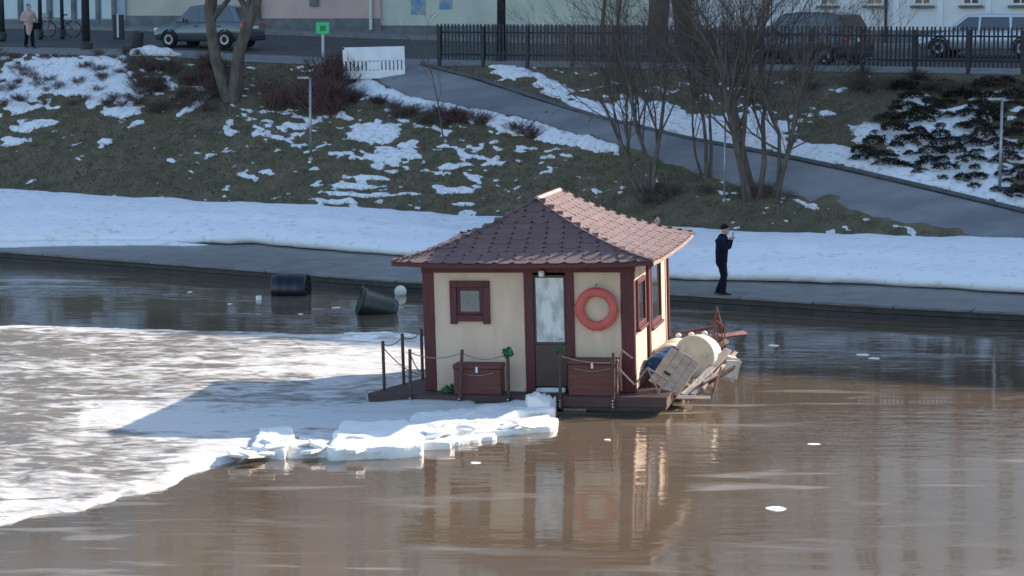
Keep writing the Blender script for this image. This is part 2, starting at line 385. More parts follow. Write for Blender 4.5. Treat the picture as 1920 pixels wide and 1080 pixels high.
# slope
tX, tY, tZ0 = loft(rows(L2, L3, 8) + rows(L3, L4, 130) + [(L3, L4, 1.0)], lambda X, Y: 0 * X)
edge = np.ones_like(tX); edge[-10:] = np.linspace(1, 0, 10)[:, None]
tZ = tZ0 + lump(tX, tY) * edge
tZ[:8] = tZ0[:8] - .10; tZ[8:12] = tZ0[8:12] + (tZ[8:12] - tZ0[8:12]) * np.linspace(0, .8, 4)[:, None]
bank = pydata('river_bank', np.stack([tX, tY, tZ], -1).reshape(-1, 3), grid_faces(*tX.shape), M['grass']); tag(bank, kind='structure')
def zG(x, y): return zT(x, y) + float(lump(np.array([x]), np.array([y]))[0])
def onT(u, v):
    p = rT(u, v); p.z = zG(p.x, p.y); return p

# ramp edges in picture -> world
RLO = [(640, 128), (700, 152), (760, 178), (900, 206), (1060, 247), (1200, 290), (1330, 332), (1460, 366), (1600, 400), (1750, 432), (1960, 470)]
RHI = [(790, 122), (850, 137), (900, 150), (1000, 183), (1130, 225), (1290, 262), (1460, 293), (1600, 322), (1750, 357), (1920, 398), (2060, 432)]
def resample(pts, n):
    p = np.array(pts, float); d = np.r_[0, np.cumsum(np.hypot(*np.diff(p, axis=0).T))]; t = np.linspace(0, d[-1], n)
    return np.stack([np.interp(t, d, p[:, 0]), np.interp(t, d, p[:, 1])], -1)
NL = 90
wlo = [rT(*q) for q in resample(RLO, NL)]; whi = [rT(*q) for q in resample(RHI, NL)]
rv = []
for a, b in zip(wlo, whi):
    for k in range(9):
        t = k / 8; x, y = a.x + (b.x - a.x) * t, a.y + (b.y - a.y) * t
        rv.append((x, y, zT(x, y) - .04 + .13 * min(1, math.sin(t * math.pi) * 3)))
ramp = pydata('footpath', rv, grid_faces(NL, 9), M['path']); tag(ramp, kind='structure')
kb = MB(); kb.tube([Vector((p.x, p.y, zT(p.x, p.y) + .03)) for p in whi], .09, n=4)
tag(kb.build('path_kerb', M['kerb']), kind='structure')

# snow masks, authored as rough regions, broken up by noise
U, V = proj(tX, tY, tZ0)
def ell(u, v, ru, rv_, ang=0):
    c, s = math.cos(R(ang)), math.sin(R(ang)); a, b = (U - u), (V - v)
    x, y = (a * c + b * s) / ru, (-a * s + b * c) / rv_
    return np.clip(1.25 - np.sqrt(x * x + y * y), 0, 1)
def near_line(pts, wu, side=0):
    vv = np.interp(U, [p[0] for p in pts], [p[1] for p in pts]); return np.clip(1.2 - np.abs(V - vv - side) / wu, 0, 1) * ((U > pts[0][0] - 20) & (U < pts[-1][0] + 30))
S = np.zeros_like(U)
for e in ((60, 150, 130, 50, 0), (190, 160, 120, 48, 0), (30, 190, 70, 30, 0), (230, 205, 60, 12, -8), (60, 235, 60, 12, -10), (20, 262, 35, 9, 0),
          (355, 205, 50, 9, -32), (700, 250, 80, 24, 8), (740, 290, 70, 26, -10), (560, 235, 40, 10, 0), (670, 160, 30, 18, 0), (760, 272, 55, 12, -20),
          (850, 312, 45, 9, 0), (930, 300, 18, 8, -50), (960, 135, 70, 16, 12), (1030, 160, 60, 18, 20), (1110, 205, 80, 22, 18),
          (1200, 200, 110, 22, 10), (1300, 235, 110, 30, 12), (1420, 240, 90, 40, 10), (1490, 280, 80, 22, 12), (1640, 250, 60, 26, -20), (1560, 290, 130, 26, 12),
          (1700, 195, 45, 12, -30), (1800, 210, 60, 12, -10), (1760, 280, 150, 80, 20), (1860, 180, 70, 14, 0), (1860, 330, 90, 50, 20), (1700, 335, 100, 14, 14),
          (660, 348, 110, 5, 2), (690, 366, 140, 5.5, 2), (700, 335, 70, 4, 2), (620, 378, 70, 5, 3), (860, 360, 35, 6, 0), (870, 385, 40, 5, 0), (640, 215, 30, 12, 20), (1730, 410, 80, 9, 15), (1790, 240, 150, 60, 10), (1850, 290, 120, 70, 0), (1480, 372, 60, 6, 20), (130, 130, 170, 40, 0)):
    S = np.maximum(S, ell(*e))
S = np.maximum(S, near_line([(650, 142), (760, 183), (900, 214), (1060, 252), (1130, 272)], 24, 4) * 1.1)
S = np.maximum(S, near_line([(1130, 215), (1290, 252), (1460, 283), (1600, 312), (1750, 345), (1920, 386), (2100, 430)], 20, -8) * 1.15)
S = np.maximum(S, .37 * ((U > 420) & (U < 1120) & (V > 195)))
S = np.maximum(S, .32 * ((U > 1350) & (U < 1760) & (V > 150)))
S = np.maximum(S, .26)
brk = fnoise(tX * .9 + tY * .6, tY * .9, 1.7, 11, 4) * .72 + fnoise(tX + tY * .6, tY, 4.4, 12, 2) * .62
mask = S * 1.22 - .62 + brk * .50
inramp = np.zeros(U.shape, bool)
lo = np.interp(U, [p[0] for p in RLO], [p[1] for p in RLO]); hi_ = np.interp(U, [p[0] for p in RHI], [p[1] for p in RHI])
inramp = (U > 640) & (V < lo + 1) & (V > hi_ - 1) & (V > 126)
th = np.where(inramp, np.minimum(mask, -.1), mask)
sn = tZ + np.clip(th, -1, .5) * .20 - .012
vs = np.stack([tX, tY, sn], -1).reshape(-1, 3); fc = grid_faces(*tX.shape)
keep = (th.reshape(-1)[fc] > -.02).any(1) & (np.abs(vs[fc[:, 0], 0]) < 60); fc = fc[keep]
used, inv = np.unique(fc, return_inverse=True)
so = pydata('snow_patches', vs[used], inv.reshape(-1, 4), M['dirty_snow']); tag(so, 'thin broken snow patches on the grassy bank', 'snow', kind='stuff')

# thick snow bank on the quay foot (rounded overhanging lip)
sX, sY, sZ = [], [], []
y2, z2 = line_at(L2); y3, z3 = line_at(L3)
wob = fnoise(xs, xs * 0, .45, 21, 3) * .35 + fnoise(xs, xs * 0, 1.7, 22, 2) * .10
lipt = .30 + .07 * fnoise(xs, xs * 0, .3, 23, 2)
for dy, hz in ((.45, -.02), (.30, .02), (-.02, .10), (-.12, .5), (-.05, .85), (.18, 1.0)):
    sX.append(xs); sY.append(y2 + wob + dy); sZ.append(z2 + lipt * hz)
for k in range(1, 31):
    t = k / 30; yy = (y2 + wob + .18) * (1 - t) + (y3 + .10 + .12 * fnoise(xs, xs * 0, .8, 27, 3)) * t
    tt = (yy - y2) / (y3 - y2); gr = z2 + (z3 - z2) * np.clip(tt, 0, 1.15)
    thick = lipt * (1 - t ** 3) + .10 * np.sin(t * math.pi) + .07 * (1 - t ** 8) - .10 * t ** 8
    step = .07 * np.exp(-((t - .28) / .07) ** 2)
    sX.append(xs); sY.append(yy); sZ.append(gr + thick + step + (fnoise(xs, yy, .35, 31, 3) * .06 + fnoise(xs, yy * .6, 1.5, 33, 3) * .04 - .05 * np.clip(fnoise(xs, yy, 2.6, 37, 2) - .55, 0, 1)) * (1 - abs(2 * t - 1) ** 4))
sX, sY, sZ = map(np.array, (sX, sY, sZ))
sb = pydata('snow_bank', np.stack([sX, sY, sZ], -1).reshape(-1, 3), grid_faces(*sX.shape), M['snow']); tag(sb, 'thick smooth snow bank lying along the quay below the grass', 'snow', kind='stuff')

lx = np.linspace(-16.5, -9.0, 120); wy = np.interp(lx, L2[:, 0], L2[:, 1]) - .35 + fnoise(lx, lx * 0, 1.2, 71, 3) * .14
lv = []
for dy_, hz_ in ((.6, .02), (.25, .10), (.0, .13), (-.22, .11), (-.32, .05), (-.34, -.02)):
    k_ = np.clip(np.minimum((lx + 16.5) / .8, (-9.0 - lx) / 1.6), 0, 1)
    lv.append(np.stack([lx, wy + dy_ * (.3 + .7 * k_), .32 + hz_ * k_ + fnoise(lx, lx * 0 + dy_, 2.5, 73, 2) * .015 * k_ - .02 * (1 - k_)], -1))
tag(pydata('snow_ledge', np.array(lv).reshape(-1, 3), grid_faces(6, 120), M['snow']), 'low snow ledge lying on the quay pavement at the foot of the snow bank', 'snow', kind='stuff')
# street level sheets
def strip(name, d0, d1, dz, m, mono=False):
    """band between offsets (m) towards the buildings, measured from the slope crest"""
    y4, z4 = line_at(L4); y5, z5 = line_at(L5); out = []
    for d in np.linspace(d0, d1, 6):
        yy = y4 + d if d < 50 else y5 + (d - 100)
        t = np.clip((yy - y4) / (y5 - y4), 0, 1); out.append(np.stack([xs, yy, z4 + (z5 - z4) * t + dz], -1))
    return tag(pydata(name, np.array(out).reshape(-1, 3), grid_faces(6, n_), m), kind='structure')
strip('pavement', -.02, 3.0, .012, M['pave'])
def band(name, fa, fb, dz, m):
    y4, z4 = line_at(L4); y5, z5 = line_at(L5); out = []
    a = y4 + 3.0 if fa is None else y5 + fa; b = y5 + fb
    for t in np.linspace(0, 1, 8):
        yy = a + (b - a) * t; q = np.clip((yy - y4) / (y5 - y4), 0, 1); out.append(np.stack([xs, yy, z4 + (z5 - z4) * q + dz], -1))
    return tag(pydata(name, np.array(out).reshape(-1, 3), grid_faces(8, n_), m), kind='structure')
band('road', None, -3.2, -.09, M['asphalt'])
band('street_pavement', -3.25, 40, .02, M['pave'])
y4, z4 = line_at(L4); y5, z5 = line_at(L5)
for yk in (y4 + 3.0, y5 - 3.25):
    zk = z4 + (z5 - z4) * np.clip((yk - y4) / (y5 - y4), 0, 1)
    v_ = [np.stack([xs, yk + a, zk + b], -1) for a, b in ((-.08, -.15), (-.08, .035), (.10, .035), (.10, -.15))]
    tag(pydata('kerb', np.array(v_).reshape(-1, 3), grid_faces(4, n_), M['pave'], smooth=False), kind='structure')

gX, gY, gZ = loft([(L3, L4, .98)] + rows(L4, L5, 6) + rows(L5, L6, 4) + [(L5, L6, 1.0)], lambda X, Y: 0 * X - .13)
tag(pydata('ground', np.stack([gX, gY, gZ], -1).reshape(-1, 3), grid_faces(*gX.shape), M['asphalt']), kind='structure')
# ------------------------------------------------------------------ water and ice
wt = pydata('river', [(-160, -80, 0), (160, -80, 0), (160, 100, 0), (-160, 100, 0)], [(0, 1, 2, 3)], M['water']); tag(wt, kind='structure')
bed = pydata('river_bed', [(-160, -80, -1.3), (160, -80, -1.3), (160, 110, -1.3), (-160, 110, -1.3)], [(0, 1, 2, 3)], M['wall']); tag(bed, kind='structure')
ICE = [Vector((-34, 23)), Vector((-14, 28))] + [gp(u, v).to_2d() for u, v in ((-120, 1005), (0, 985), (70, 967), (140, 958), (220, 935), (300, 915), (345, 893), (372, 884), (430, 868), (470, 846), (545, 858), (610, 860), (700, 858), (760, 846), (850, 826), (940, 812), (1040, 797), (1035, 775), (900, 768), (860, 700), (840, 640), (760, 626), (640, 630), (500, 628), (300, 619), (0, 613))] + [Vector((-34, 55))]
gx, gy = np.meshgrid(np.concatenate([np.linspace(-34, -13, 90)[:-1], np.linspace(-13, 3, 260)]), np.linspace(21, 56, 460))
def sdf(poly, X, Y):
    d = np.full(X.shape, 1e9); ins = np.zeros(X.shape, bool); n = len(poly)
    for i in range(n):
        a, b = poly[i], poly[(i + 1) % n]; ex, ey = b.x - a.x, b.y - a.y
        t = np.clip(((X - a.x) * ex + (Y - a.y) * ey) / (ex * ex + ey * ey), 0, 1)
        d = np.minimum(d, np.hypot(X - a.x - ex * t, Y - a.y - ey * t))
        c = (a.y > Y) != (b.y > Y)
        with np.errstate(divide='ignore', invalid='ignore'): xi = ex * (Y - a.y) / (ey if ey else 1e-9) + a.x
        ins ^= c & (X < xi)
    return np.where(ins, d, -d)
sd_ = sdf(ICE, gx, gy) + fnoise(gx, gy, .9, 41, 3) * .16 + fnoise(gx, gy, 4, 42, 2) * .04
lum = fnoise(gx * .7, gy * 1.3, 1.6, 43, 4)
iz = np.clip(sd_ * .45, -.25, .055) + np.where(sd_ > 0, lum * .034 * np.clip(sd_, 0, 1), 0)
front = np.clip(1 - sd_ / 2.2, 0, 1) * (gy < 41.5) * (gx > -13)
iz = iz + front * np.clip(sd_ * 1.2, 0, .10) * np.clip((proj(gx, gy, 0 * gx)[0] - 380) / 160, .12, 1)
fc = grid_faces(*gx.shape); keep = (iz.reshape(-1)[fc] > -.03).any(1); fc = fc[keep]; used, inv = np.unique(fc, return_inverse=True)
ice = pydata('ice_sheet', np.stack([gx, gy, iz], -1).reshape(-1, 3)[used], inv.reshape(-1, 4), M['slush']); tag(ice, kind='structure')
uu, vv = proj(gx, gy, 0 * gx)
crust = front * .20 * np.clip((uu - 200) / 300, .3, 1) + np.clip(1 - sd_ / .9, 0, 1) * .13 + np.exp(-((vv - 790) / 22) ** 2) * .14 * (uu > 150) + fnoise(gx, gy, .22, 47, 3) * .10 + np.clip((uu - 560) / 500, 0, .07)
at = ice.data.attributes.new('crust', 'FLOAT', 'POINT'); at.data.foreach_set('value', crust.reshape(-1)[used].astype(np.float32))

def floe(pxs, h, seed, label, group=None, wpts=None, m='ice', n=70, rough=.022):
    rng = random.Random(seed)
    w = wpts or [gp(u, v).to_2d() for u, v in pxs]
    c = sum(w, Vector((0, 0))) / len(w)
    p = np.array([[q.x, q.y] for q in w] + [[w[0].x, w[0].y]]); d = np.r_[0, np.cumsum(np.hypot(*np.diff(p, axis=0).T))]
    t = np.linspace(0, d[-1], n + 1)[:-1]; px_, py_ = np.interp(t, d, p[:, 0]), np.interp(t, d, p[:, 1])
    size = d[-1] / 8
    nz = [rng.uniform(-1, 1) for _ in range(n)]; nz = [(nz[i] * 2 + nz[i - 1] + nz[(i + 1) % n]) / 4 for i in range(n)] if n < 40 else [nz[i] * .15 + round(mnoise.noise(Vector((i * .22, seed, 0))) * 3) * .45 for i in range(n)]
    vs_, ff = [], []
    for k, (sc, hz) in enumerate(((.97, -.5), (1.0, .0), (1.0, .5), (.992, .9), (.975, 1.0), (.9, 1.02), (.7, 1.0), (.5, 1.03), (.25, 1.0))):
        for i in range(n):
            x = (px_[i] - c.x) * sc * (1 + nz[i] * .10); y = (py_[i] - c.y) * sc * (1 + nz[i] * .10)
            top = h * hz + (mnoise.noise(Vector((x * 2.2, y * 2.2, seed))) * rough * 3 + mnoise.noise(Vector((x * 7, y * 7, seed))) * rough * 1.3 + mnoise.noise(Vector((x * 17, y * 17, seed))) * rough * .6) * min(1, max(0, hz)) * min(1, h * 4)
            vs_.append((x, y, top if hz >= 0 else -.12))
    rg = 9
    for k in range(rg - 1):
        for i in range(n): ff.append((k * n + i, k * n + (i + 1) % n, (k + 1) * n + (i + 1) % n, (k + 1) * n + i))
    vs_.append((0, 0, h)); ci = len(vs_) - 1
    for i in range(n): ff.append(((rg - 1) * n + i, (rg - 1) * n + (i + 1) % n, ci))
    me = bpy.data.meshes.new('ice_floe'); me.from_pydata(vs_, [], ff); me.update()
    me.polygons.foreach_set('use_smooth', [True] * len(me.polygons))
    o = link('ice_floe', me, M[m]); o.location = (c.x, c.y, 0)
    return tag(o, label, 'ice floe', group)
floe([(612, 862), (700, 862), (792, 856), (800, 820), (760, 806), (640, 812)], .19, 1, 'big square-edged white ice block on the ice edge beside the brown water')
floe([(470, 856), (535, 862), (556, 842), (545, 815), (490, 818)], .16, 2, 'rounded white ice lump at the left end of the broken ice edge')
floe([(545, 858), (618, 858), (625, 835), (560, 828)], .10, 3, 'low flat ice slab between the rounded lump and the square block')
floe([(768, 818), (850, 812), (940, 800), (1035, 786), (1040, 766), (1000, 766), (900, 780), (800, 792), (768, 800)], .19, 4, 'long white ice ridge lying in front of the houseboat deck', rough=.035)
floe([(880, 822), (960, 816), (1044, 808), (1046, 792), (960, 796), (885, 806)], .10, 5, 'long thin flat ice slab below the ice ridge at the open water')
floe([(990, 785), (1030, 783), (1044, 770), (1020, 766), (985, 772)], .30, 6, 'upright jagged ice tip at the end of the long ice ridge', rough=.06)
floe([(792, 845), (845, 842), (852, 826), (800, 824)], .13, 7, 'small square ice lump next to the big square-edged block')
floe([(800, 832), (850, 830), (852, 818), (805, 818)], .20, 17, 'small upright ice cube between the square block and the long ridge')
floe([(845, 838), (930, 824), (925, 812), (850, 820)], .07, 8, 'thin greyish ice ledge at the waterline below the long ridge')
floe([(1055, 768), (1100, 769), (1098, 762), (1060, 761)], .05, 9, 'thin white ice sliver against the deck edge below the right chest')
floe([(1098, 768), (1128, 766), (1124, 759), (1102, 760)], .07, 10, 'small white ice crumb against the deck edge near the broken railing')
floe([(640, 640), (700, 644), (760, 640), (790, 632), (720, 625), (650, 628)], .045, 12, 'crumbly rim of whiter ice near the floating green bin', rough=.06)
def slab_mesh(seed):
    rr = random.Random(seed); mb = MB(); k = rr.randint(5, 7)
    an = sorted(rr.uniform(0, math.tau) for _ in range(k)); an = [i * math.tau / k + rr.uniform(-.35, .35) for i in range(k)]
    poly = [(math.cos(q) * rr.uniform(.75, 1.05), math.sin(q) * rr.uniform(.6, 1.0), 0) for q in an]
    mb.prism(poly, (rr.uniform(-.05, .05), rr.uniform(-.05, .05), .30))
    bmesh.ops.bevel(mb.bm, geom=mb.bm.edges[:], offset=.035, segments=1, affect='EDGES')
    me = mb.mesh('ice_chunk'); me.materials.append(M['ice']); return me
CH = [slab_mesh(i) for i in range(8)]
rc = random.Random(8)
for i in range(44):
    u = rc.uniform(450, 1042); v = np.interp(u, [450, 480, 620, 760, 900, 1040], [858, 845, 845, 832, 800, 775]) + rc.gauss(0, 8)
    s_ = rc.uniform(.10, .30); c_ = gp(u, v, .08)
    o = bpy.data.objects.new('ice_chunk', rc.choice(CH)); col.objects.link(o)
    tl = .30 if (u > 990 or i % 7 == 0) else .10
    o.location = (c_.x, c_.y, rc.uniform(.07, .17) + (.06 if u > 990 else 0)); o.rotation_euler = (rc.gauss(0, tl), rc.gauss(0, tl), rc.uniform(0, 6.28)); o.scale = (s_ * rc.uniform(.9, 1.5), s_, min(s_, .22) * rc.uniform(.6, 1.1))
    tag(o, 'small flat chunk of broken ice heaped on the ice edge', 'ice chunk', 'broken ice chunks heaped along the ice edge')
small = [(485, 562, 16), (1140, 825, 12), (1525, 833, 18), (1455, 954, 30), (890, 868, 16), (357, 548, 18), (430, 570, 14), (565, 589, 14), (630, 577, 22), (1640, 672, 26), (1620, 665, 30), (1450, 648, 26)]
for i, (u, v, w) in enumerate(small):
    c = gp(u, v); sc = w / 130.0; rr = random.Random(i + 50)
    pts = [Vector((c.x + math.cos(a) * sc * rr.uniform(.35, .85), c.y + math.sin(a) * sc * rr.uniform(.3, .9))) for a in np.linspace(0, math.tau, 8)[:-1]]
    floe(None, rr.uniform(.003, .010) if i != 0 else .10, 60 + i, 'small loose ice fragment drifting on open water', 'small ice fragments drifting on the river', wpts=pts, n=12, rough=.01)

# ------------------------------------------------------------------ the houseboat
RZ = -12.7; ROLL = -1.6
HB = Matrix.Translation((.80, 41.20, .27)) @ Matrix.Rotation(R(RZ), 4, 'Z') @ Matrix.Rotation(R(ROLL), 4, 'Y')
hb = empty('houseboat', HB, 'small cream houseboat cabin with maroon trim and shingled hip roof on a timber deck', 'houseboat')
HW, HD, WH = 2.0, 2.15, 2.33
# deck
FY = -2.58
DECK = [(-3.02, FY), (2.62, FY), (2.62, -1.2), (2.45, 2.5), (-2.05, 2.5), (-2.25, -.2)]
mb = MB(); mb.prism([(x, y, -.235) for x, y in DECK], (0, 0, .19)); mb.build('deck_frame', M['deck'], hb)
mb = MB(); mb.prism([(x * .93, y * .9, -.50) for x, y in DECK], (0, 0, .26)); mb.build('pontoon', M['blackdrum'], hb)
def deck_span(y):
    xs_ = []
    n = len(DECK)
    for i in range(n):
        a, b = DECK[i], DECK[(i + 1) % n]
        if (a[1] <= y < b[1]) or (b[1] <= y < a[1]): xs_.append(a[0] + (b[0] - a[0]) * (y - a[1]) / (b[1] - a[1]))
    return min(xs_), max(xs_)
y = FY
k = 0
while y < 2.4:
    w = .14; a0, b0 = deck_span(y + .005); a1, b1 = deck_span(min(2.49, y + w - .012))
    mb = MB(); mb.prism([(a0 - .03, y, -.04), (b0 + .03, y, -.04), (b1 + .03, y + w - .012, -.04), (a1 - .03, y + w - .012, -.04)], (0, 0, .04 + random.uniform(-.003, .003)))
    mb.build('deck_plank', M['deck'], hb); y += w; k += 1
mb = MB(); mb.b2((-3.04, FY - .035, -.19), (2.64, FY - .003, -.012), bev=.006); mb.build('deck_fascia', M['deck'], hb)
# walls
def wallpanel(lo, hi): MB().b2(lo, hi).build('wall_panel', M['wall_cream'], hb)
def part(name, lo, hi, m, bev=.006, parent=None):
    return MB().b2(lo, hi, bev=bev).build(name, M[m], parent or hb)
f0 = -HD; PW = .22
wallpanel((-HW + PW, f0 + .02, 0.03), (-.06, f0 + .10, WH - .10))           # left of the door
wallpanel((.88, f0 + .02, 0.03), (HW - PW, f0 + .10, WH - .10))
wallpanel((HW - .10, f0 + .12, 0.03), (HW - .02, HD - .12, WH - .05))        # right side
wallpanel((-HW + .02, f0 + .12, 0.03), (-HW + .10, HD - .12, WH - .05))
wallpanel((-HW + PW, HD - .10, 0.03), (HW - PW, HD - .02, WH - .05))
for (x0, x1, y0_, y1_) in ((-HW, -HW + PW, f0, f0 + .15), (HW - PW - .03, HW, f0, f0 + .15), (-HW, -HW + PW, HD - .15, HD), (HW - PW, HW, HD - .18, HD)):
    part('corner_post', (x0, y0_, 0), (x1, y1_, WH), 'trim', .012)
part('door_post', (-.06, f0 - .01, 0), (.12, f0 + .13, WH - .02), 'trim'); part('door_post', (.72, f0 - .01, 0), (.88, f0 + .13, WH - .02), 'trim')
part('beam', (-HW - .01, f0 - .02, WH - .10), (HW + .01, f0 + .16, WH + .10), 'trim')
for s in (-1, 1): part('beam', (s * HW - (.17 if s > 0 else .0), f0 + .163, WH - .04), (s * HW + (.0 if s > 0 else .17), HD, WH + .10), 'trim')
part('skirting', (-HW + PW, f0 - .0, .0), (-.065, f0 + .015, .07), 'wall_cream')
# front window
def window(name, frame_boxes, pane_lo, pane_hi, m, sill=None):
    w = part(name, *frame_boxes[0], 'trim', .008)
    for fb in frame_boxes[1:]: MB().b2(*fb, bev=.006).build('frame', M['trim'], w)
    MB().b2(pane_lo, pane_hi).build('pane', M[m], w)
    if sill: MB().b2(*sill, bev=.006).build('sill', M['trim'], w)
    return w
yf = f0 - .045
wx0, wx1, wz0, wz1 = -1.47, -.71, 1.27, 2.08
window('window', [((wx0, yf, wz0), (wx0 + .13, f0 + .02, wz1 - .12)), ((wx1 - .13, yf, wz0), (wx1, f0 + .02, wz1 - .12)), ((wx0, yf, wz1 - .117), (wx1, f0 + .02, wz1)),
                  ((wx0 + .133, yf, wz0 + .05), (wx1 - .133, f0 + .02, wz0 + .17)), ((wx0 + .133, yf + .03, wz0 + .172), (wx0 + .20, f0 + .02, wz1 - .12)), ((wx1 - .20, yf + .03, wz0 + .172), (wx1 - .133, f0 + .02, wz1 - .12)),
                  ((wx0 + .202, yf + .03, wz1 - .19), (wx1 - .202, f0 + .02, wz1 - .12)), ((wx0 + .202, yf + .03, wz0 + .172), (wx1 - .202, f0 + .02, wz0 + .23))],
       (wx0 + .20, f0 - .008, wz0 + .22), (wx1 - .20, f0 + .012, wz1 - .18), 'curtain')
# side windows (right, sunlit)
def sidewin(y0_, y1_, z0, z1, name):
    x0, x1 = HW - .025, HW + .03
    window(name, [((x0, y0_, z0), (x1, y0_ + .09, z1)), ((x0, y1_ - .09, z0), (x1, y1_, z1)), ((x0, y0_ + .092, z1 - .09), (x1, y1_ - .092, z1)), ((x0, y0_ + .092, z0), (x1, y1_ - .092, z0 + .09))],
           (HW - .024, y0_ + .08, z0 + .08), (HW - .008, y1_ - .08, z1 - .08), 'glass', ((x0, y0_ - .03, z0 - .06), (HW + .07, y1_ + .03, z0 - .004)))
sidewin(-1.85, -.95, 1.15, 2.05, 'window'); sidewin(-.30, .95, .95, 2.2, 'window')
part('side_post', (HW - .02, -.62, 0.0), (HW + .035, -.42, WH - .05), 'trim')
part('downpipe', (HW + .003, HD - .40, 0.0), (HW + .05, HD - .30, WH - .05), 'trim')
# door
dr = part('door', (.125, f0 + .01, .10), (.715, f0 + .06, .88), 'door', .006)
for fb in (((.125, f0 + .01, .883), (.155, f0 + .06, 2.18)), ((.685, f0 + .01, .883), (.715, f0 + .06, 2.18)), ((.158, f0 + .01, 2.13), (.682, f0 + .06, 2.18)), ((.158, f0 + .01, .883), (.682, f0 + .06, .93))):
    MB().b2(*fb, bev=.004).build('stile', M['door'], dr)
MB().b2((.157, f0 + .025, .932), (.683, f0 + .045, 2.128)).build('pane', M['door_reflection'], dr)
MB().b2((.40, f0 + .046, .95), (.415, f0 + .05, 2.12)).build('glazing_bar', M['white'], dr)
MB().tube([(.66, f0 - .03, 1.0), (.58, f0 - .03, 1.0)], .012).tube([(.66, f0 - .03, 1.0), (.66, f0 + .02, 1.0)], .012).build('handle', M['chrome'], dr)
MB().b2((.14, f0 - .10, .0), (.70, f0 + .02, .085), bev=.02).build('doorstep', M['dirty_snow'], hb)
# lamp over the door
lm = MB(); lm.lathe([(.02, -.06), (.045, -.05), (.058, -.015), (.058, .015), (.045, .05), (.02, .06)], 14, Matrix.Translation((.30, f0 - .09, 2.22))); lo_ = lm.build('lamp', M['white'], hb, smooth=True)
MB().tube([(.30, f0 - .02, 2.30), (.30, f0 - .09, 2.28)], .018).build('lamp_arm', M['dark'], lo_)
# roof
RW, RD, RL, EZ, RISE = 2.45, 2.62, 1.06, WH + .10, 1.06
def rp(t, s, face):
    """point on a concave hip roof; t 0 eave..1 ridge, s -1..1 along the course"""
    hw, hd = RW * (1 - t), RD - (RD - RL) * t
    z = EZ + RISE * (.56 * t + .44 * t * t) + .05 * (1 - t) ** 3 * abs(s) ** 3
    if face == 'front': return Vector((hw * s, -hd, z))
    if face == 'back': return Vector((-hw * s, hd, z))
    if face == 'right': return Vector((hw, hd * s, z))
    return Vector((-hw, -hd * s, z))
mb = MB(); NT, NS = 14, 12
for face in ('front', 'right', 'back', 'left'):
    g = [[mb.bm.verts.new(rp(i / NT, -1 + 2 * j / NS, face)) for j in range(NS + 1)] for i in range(NT + 1)]
    for i in range(NT):
        for j in range(NS): mb.bm.faces.new((g[i][j], g[i][j + 1], g[i + 1][j + 1], g[i + 1][j]))
roof = mb.build('roof', M['shingle'], hb)
# soffit and eave board
MB().b2((-RW + .06, -RD + .06, EZ - .03), (RW - .06, RD - .06, EZ - .008)).build('soffit', M['soffit'], roof)
for face in ('front', 'right', 'back', 'left'):
    mb = MB(); NS2 = 10
    a = [rp(0, -1 + 2 * j / NS2, face) for j in range(NS2 + 1)]
    ins = Vector((0, 0, 0))
    for j in range(NS2):
        p, q = a[j], a[j + 1]
        nrm = {'front': Vector((0, 1, 0)), 'back': Vector((0, -1, 0)), 'right': Vector((-1, 0, 0)), 'left': Vector((1, 0, 0))}[face]
        vs8 = [mb.bm.verts.new(w) for w in (p + Vector((0, 0, -.002)), q + Vector((0, 0, -.002)), q + Vector((0, 0, -.07)), p + Vector((0, 0, -.07)),
                                            p + nrm * .05 + Vector((0, 0, -.002)), q + nrm * .05 + Vector((0, 0, -.002)), q + nrm * .05 + Vector((0, 0, -.07)), p + nrm * .05 + Vector((0, 0, -.07)))]
        for f in ((0, 1, 2, 3), (4, 5, 6, 7), (3, 2, 6, 7)): mb.bm.faces.new([vs8[i] for i in f])
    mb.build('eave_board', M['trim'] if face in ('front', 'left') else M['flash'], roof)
# hexagonal shingle tabs
def tab_mesh():
    mb = MB(); w, h = .5, 1.0
    mb.prism([(-w, 1.08, 0), (-w, .42, 0), (-w * .55, 0, 0), (w * .55, 0, 0), (w, .42, 0), (w, 1.08, 0)], (0, 0, .012))
    return mb.mesh('shingle')
tabm = tab_mesh(); tabm.materials.append(M['shingle'])
joined = MB()
for face, n_rows, W0 in (('front', 13, RW), ('right', 15, RD), ('left', 15, RD), ('back', 13, RW)):
    for r in range(n_rows):
        t = r / n_rows + .004; t2 = min(.999, (r + 1) / n_rows)
        ln = (rp(t, 1, face) - rp(t, -1, face)).length
        n = max(1, round(ln / .33)); off = .5 if r % 2 else 0
        cells = [(-1 + 2 * (i + off) / n, -1 + 2 * (i + 1 + off) / n) for i in range(-1, n + 1)]
        for s0, s1 in cells:
            s0, s1 = max(-1, s0), min(1, s1)
            if s1 - s0 < .35 / n: continue
            sc = (s0 + s1) / 2; p = rp(t, sc, face); q = rp(t2, sc, face)
            yv = q - p
            # keep tabs perpendicular to the eave
            xv = (rp(t, min(1, sc + .01), face) - rp(t, max(-1, sc - .01), face)).normalized()
            yv = yv - xv * yv.dot(xv); Lh = yv.length; yv.normalize(); zv = xv.cross(yv)
            wd = (rp(t, s1, face) - rp(t, s0, face)).length
            lift = .016 + random.uniform(0, .008)
            mw = Matrix((xv * wd * .985, yv * Lh * 1.1, zv, )).transposed().to_4x4(); mw.translation = p + zv * lift - yv * .02
            tilt = Matrix.Rotation(-R(2.2), 4, 'X')
            if face in ('front', 'right'):
                o = bpy.data.objects.new('shingle', tabm); col.objects.link(o); o.parent = roof; o.matrix_local = mw
            else:
                vs6 = [mw @ Vector(v.co) for v in tabm.vertices]; b0 = len(joined.bm.verts)
                nv = [joined.bm.verts.new(v) for v in vs6]
                for pl in tabm.polygons: joined.bm.faces.new([nv[i] for i in pl.vertices])
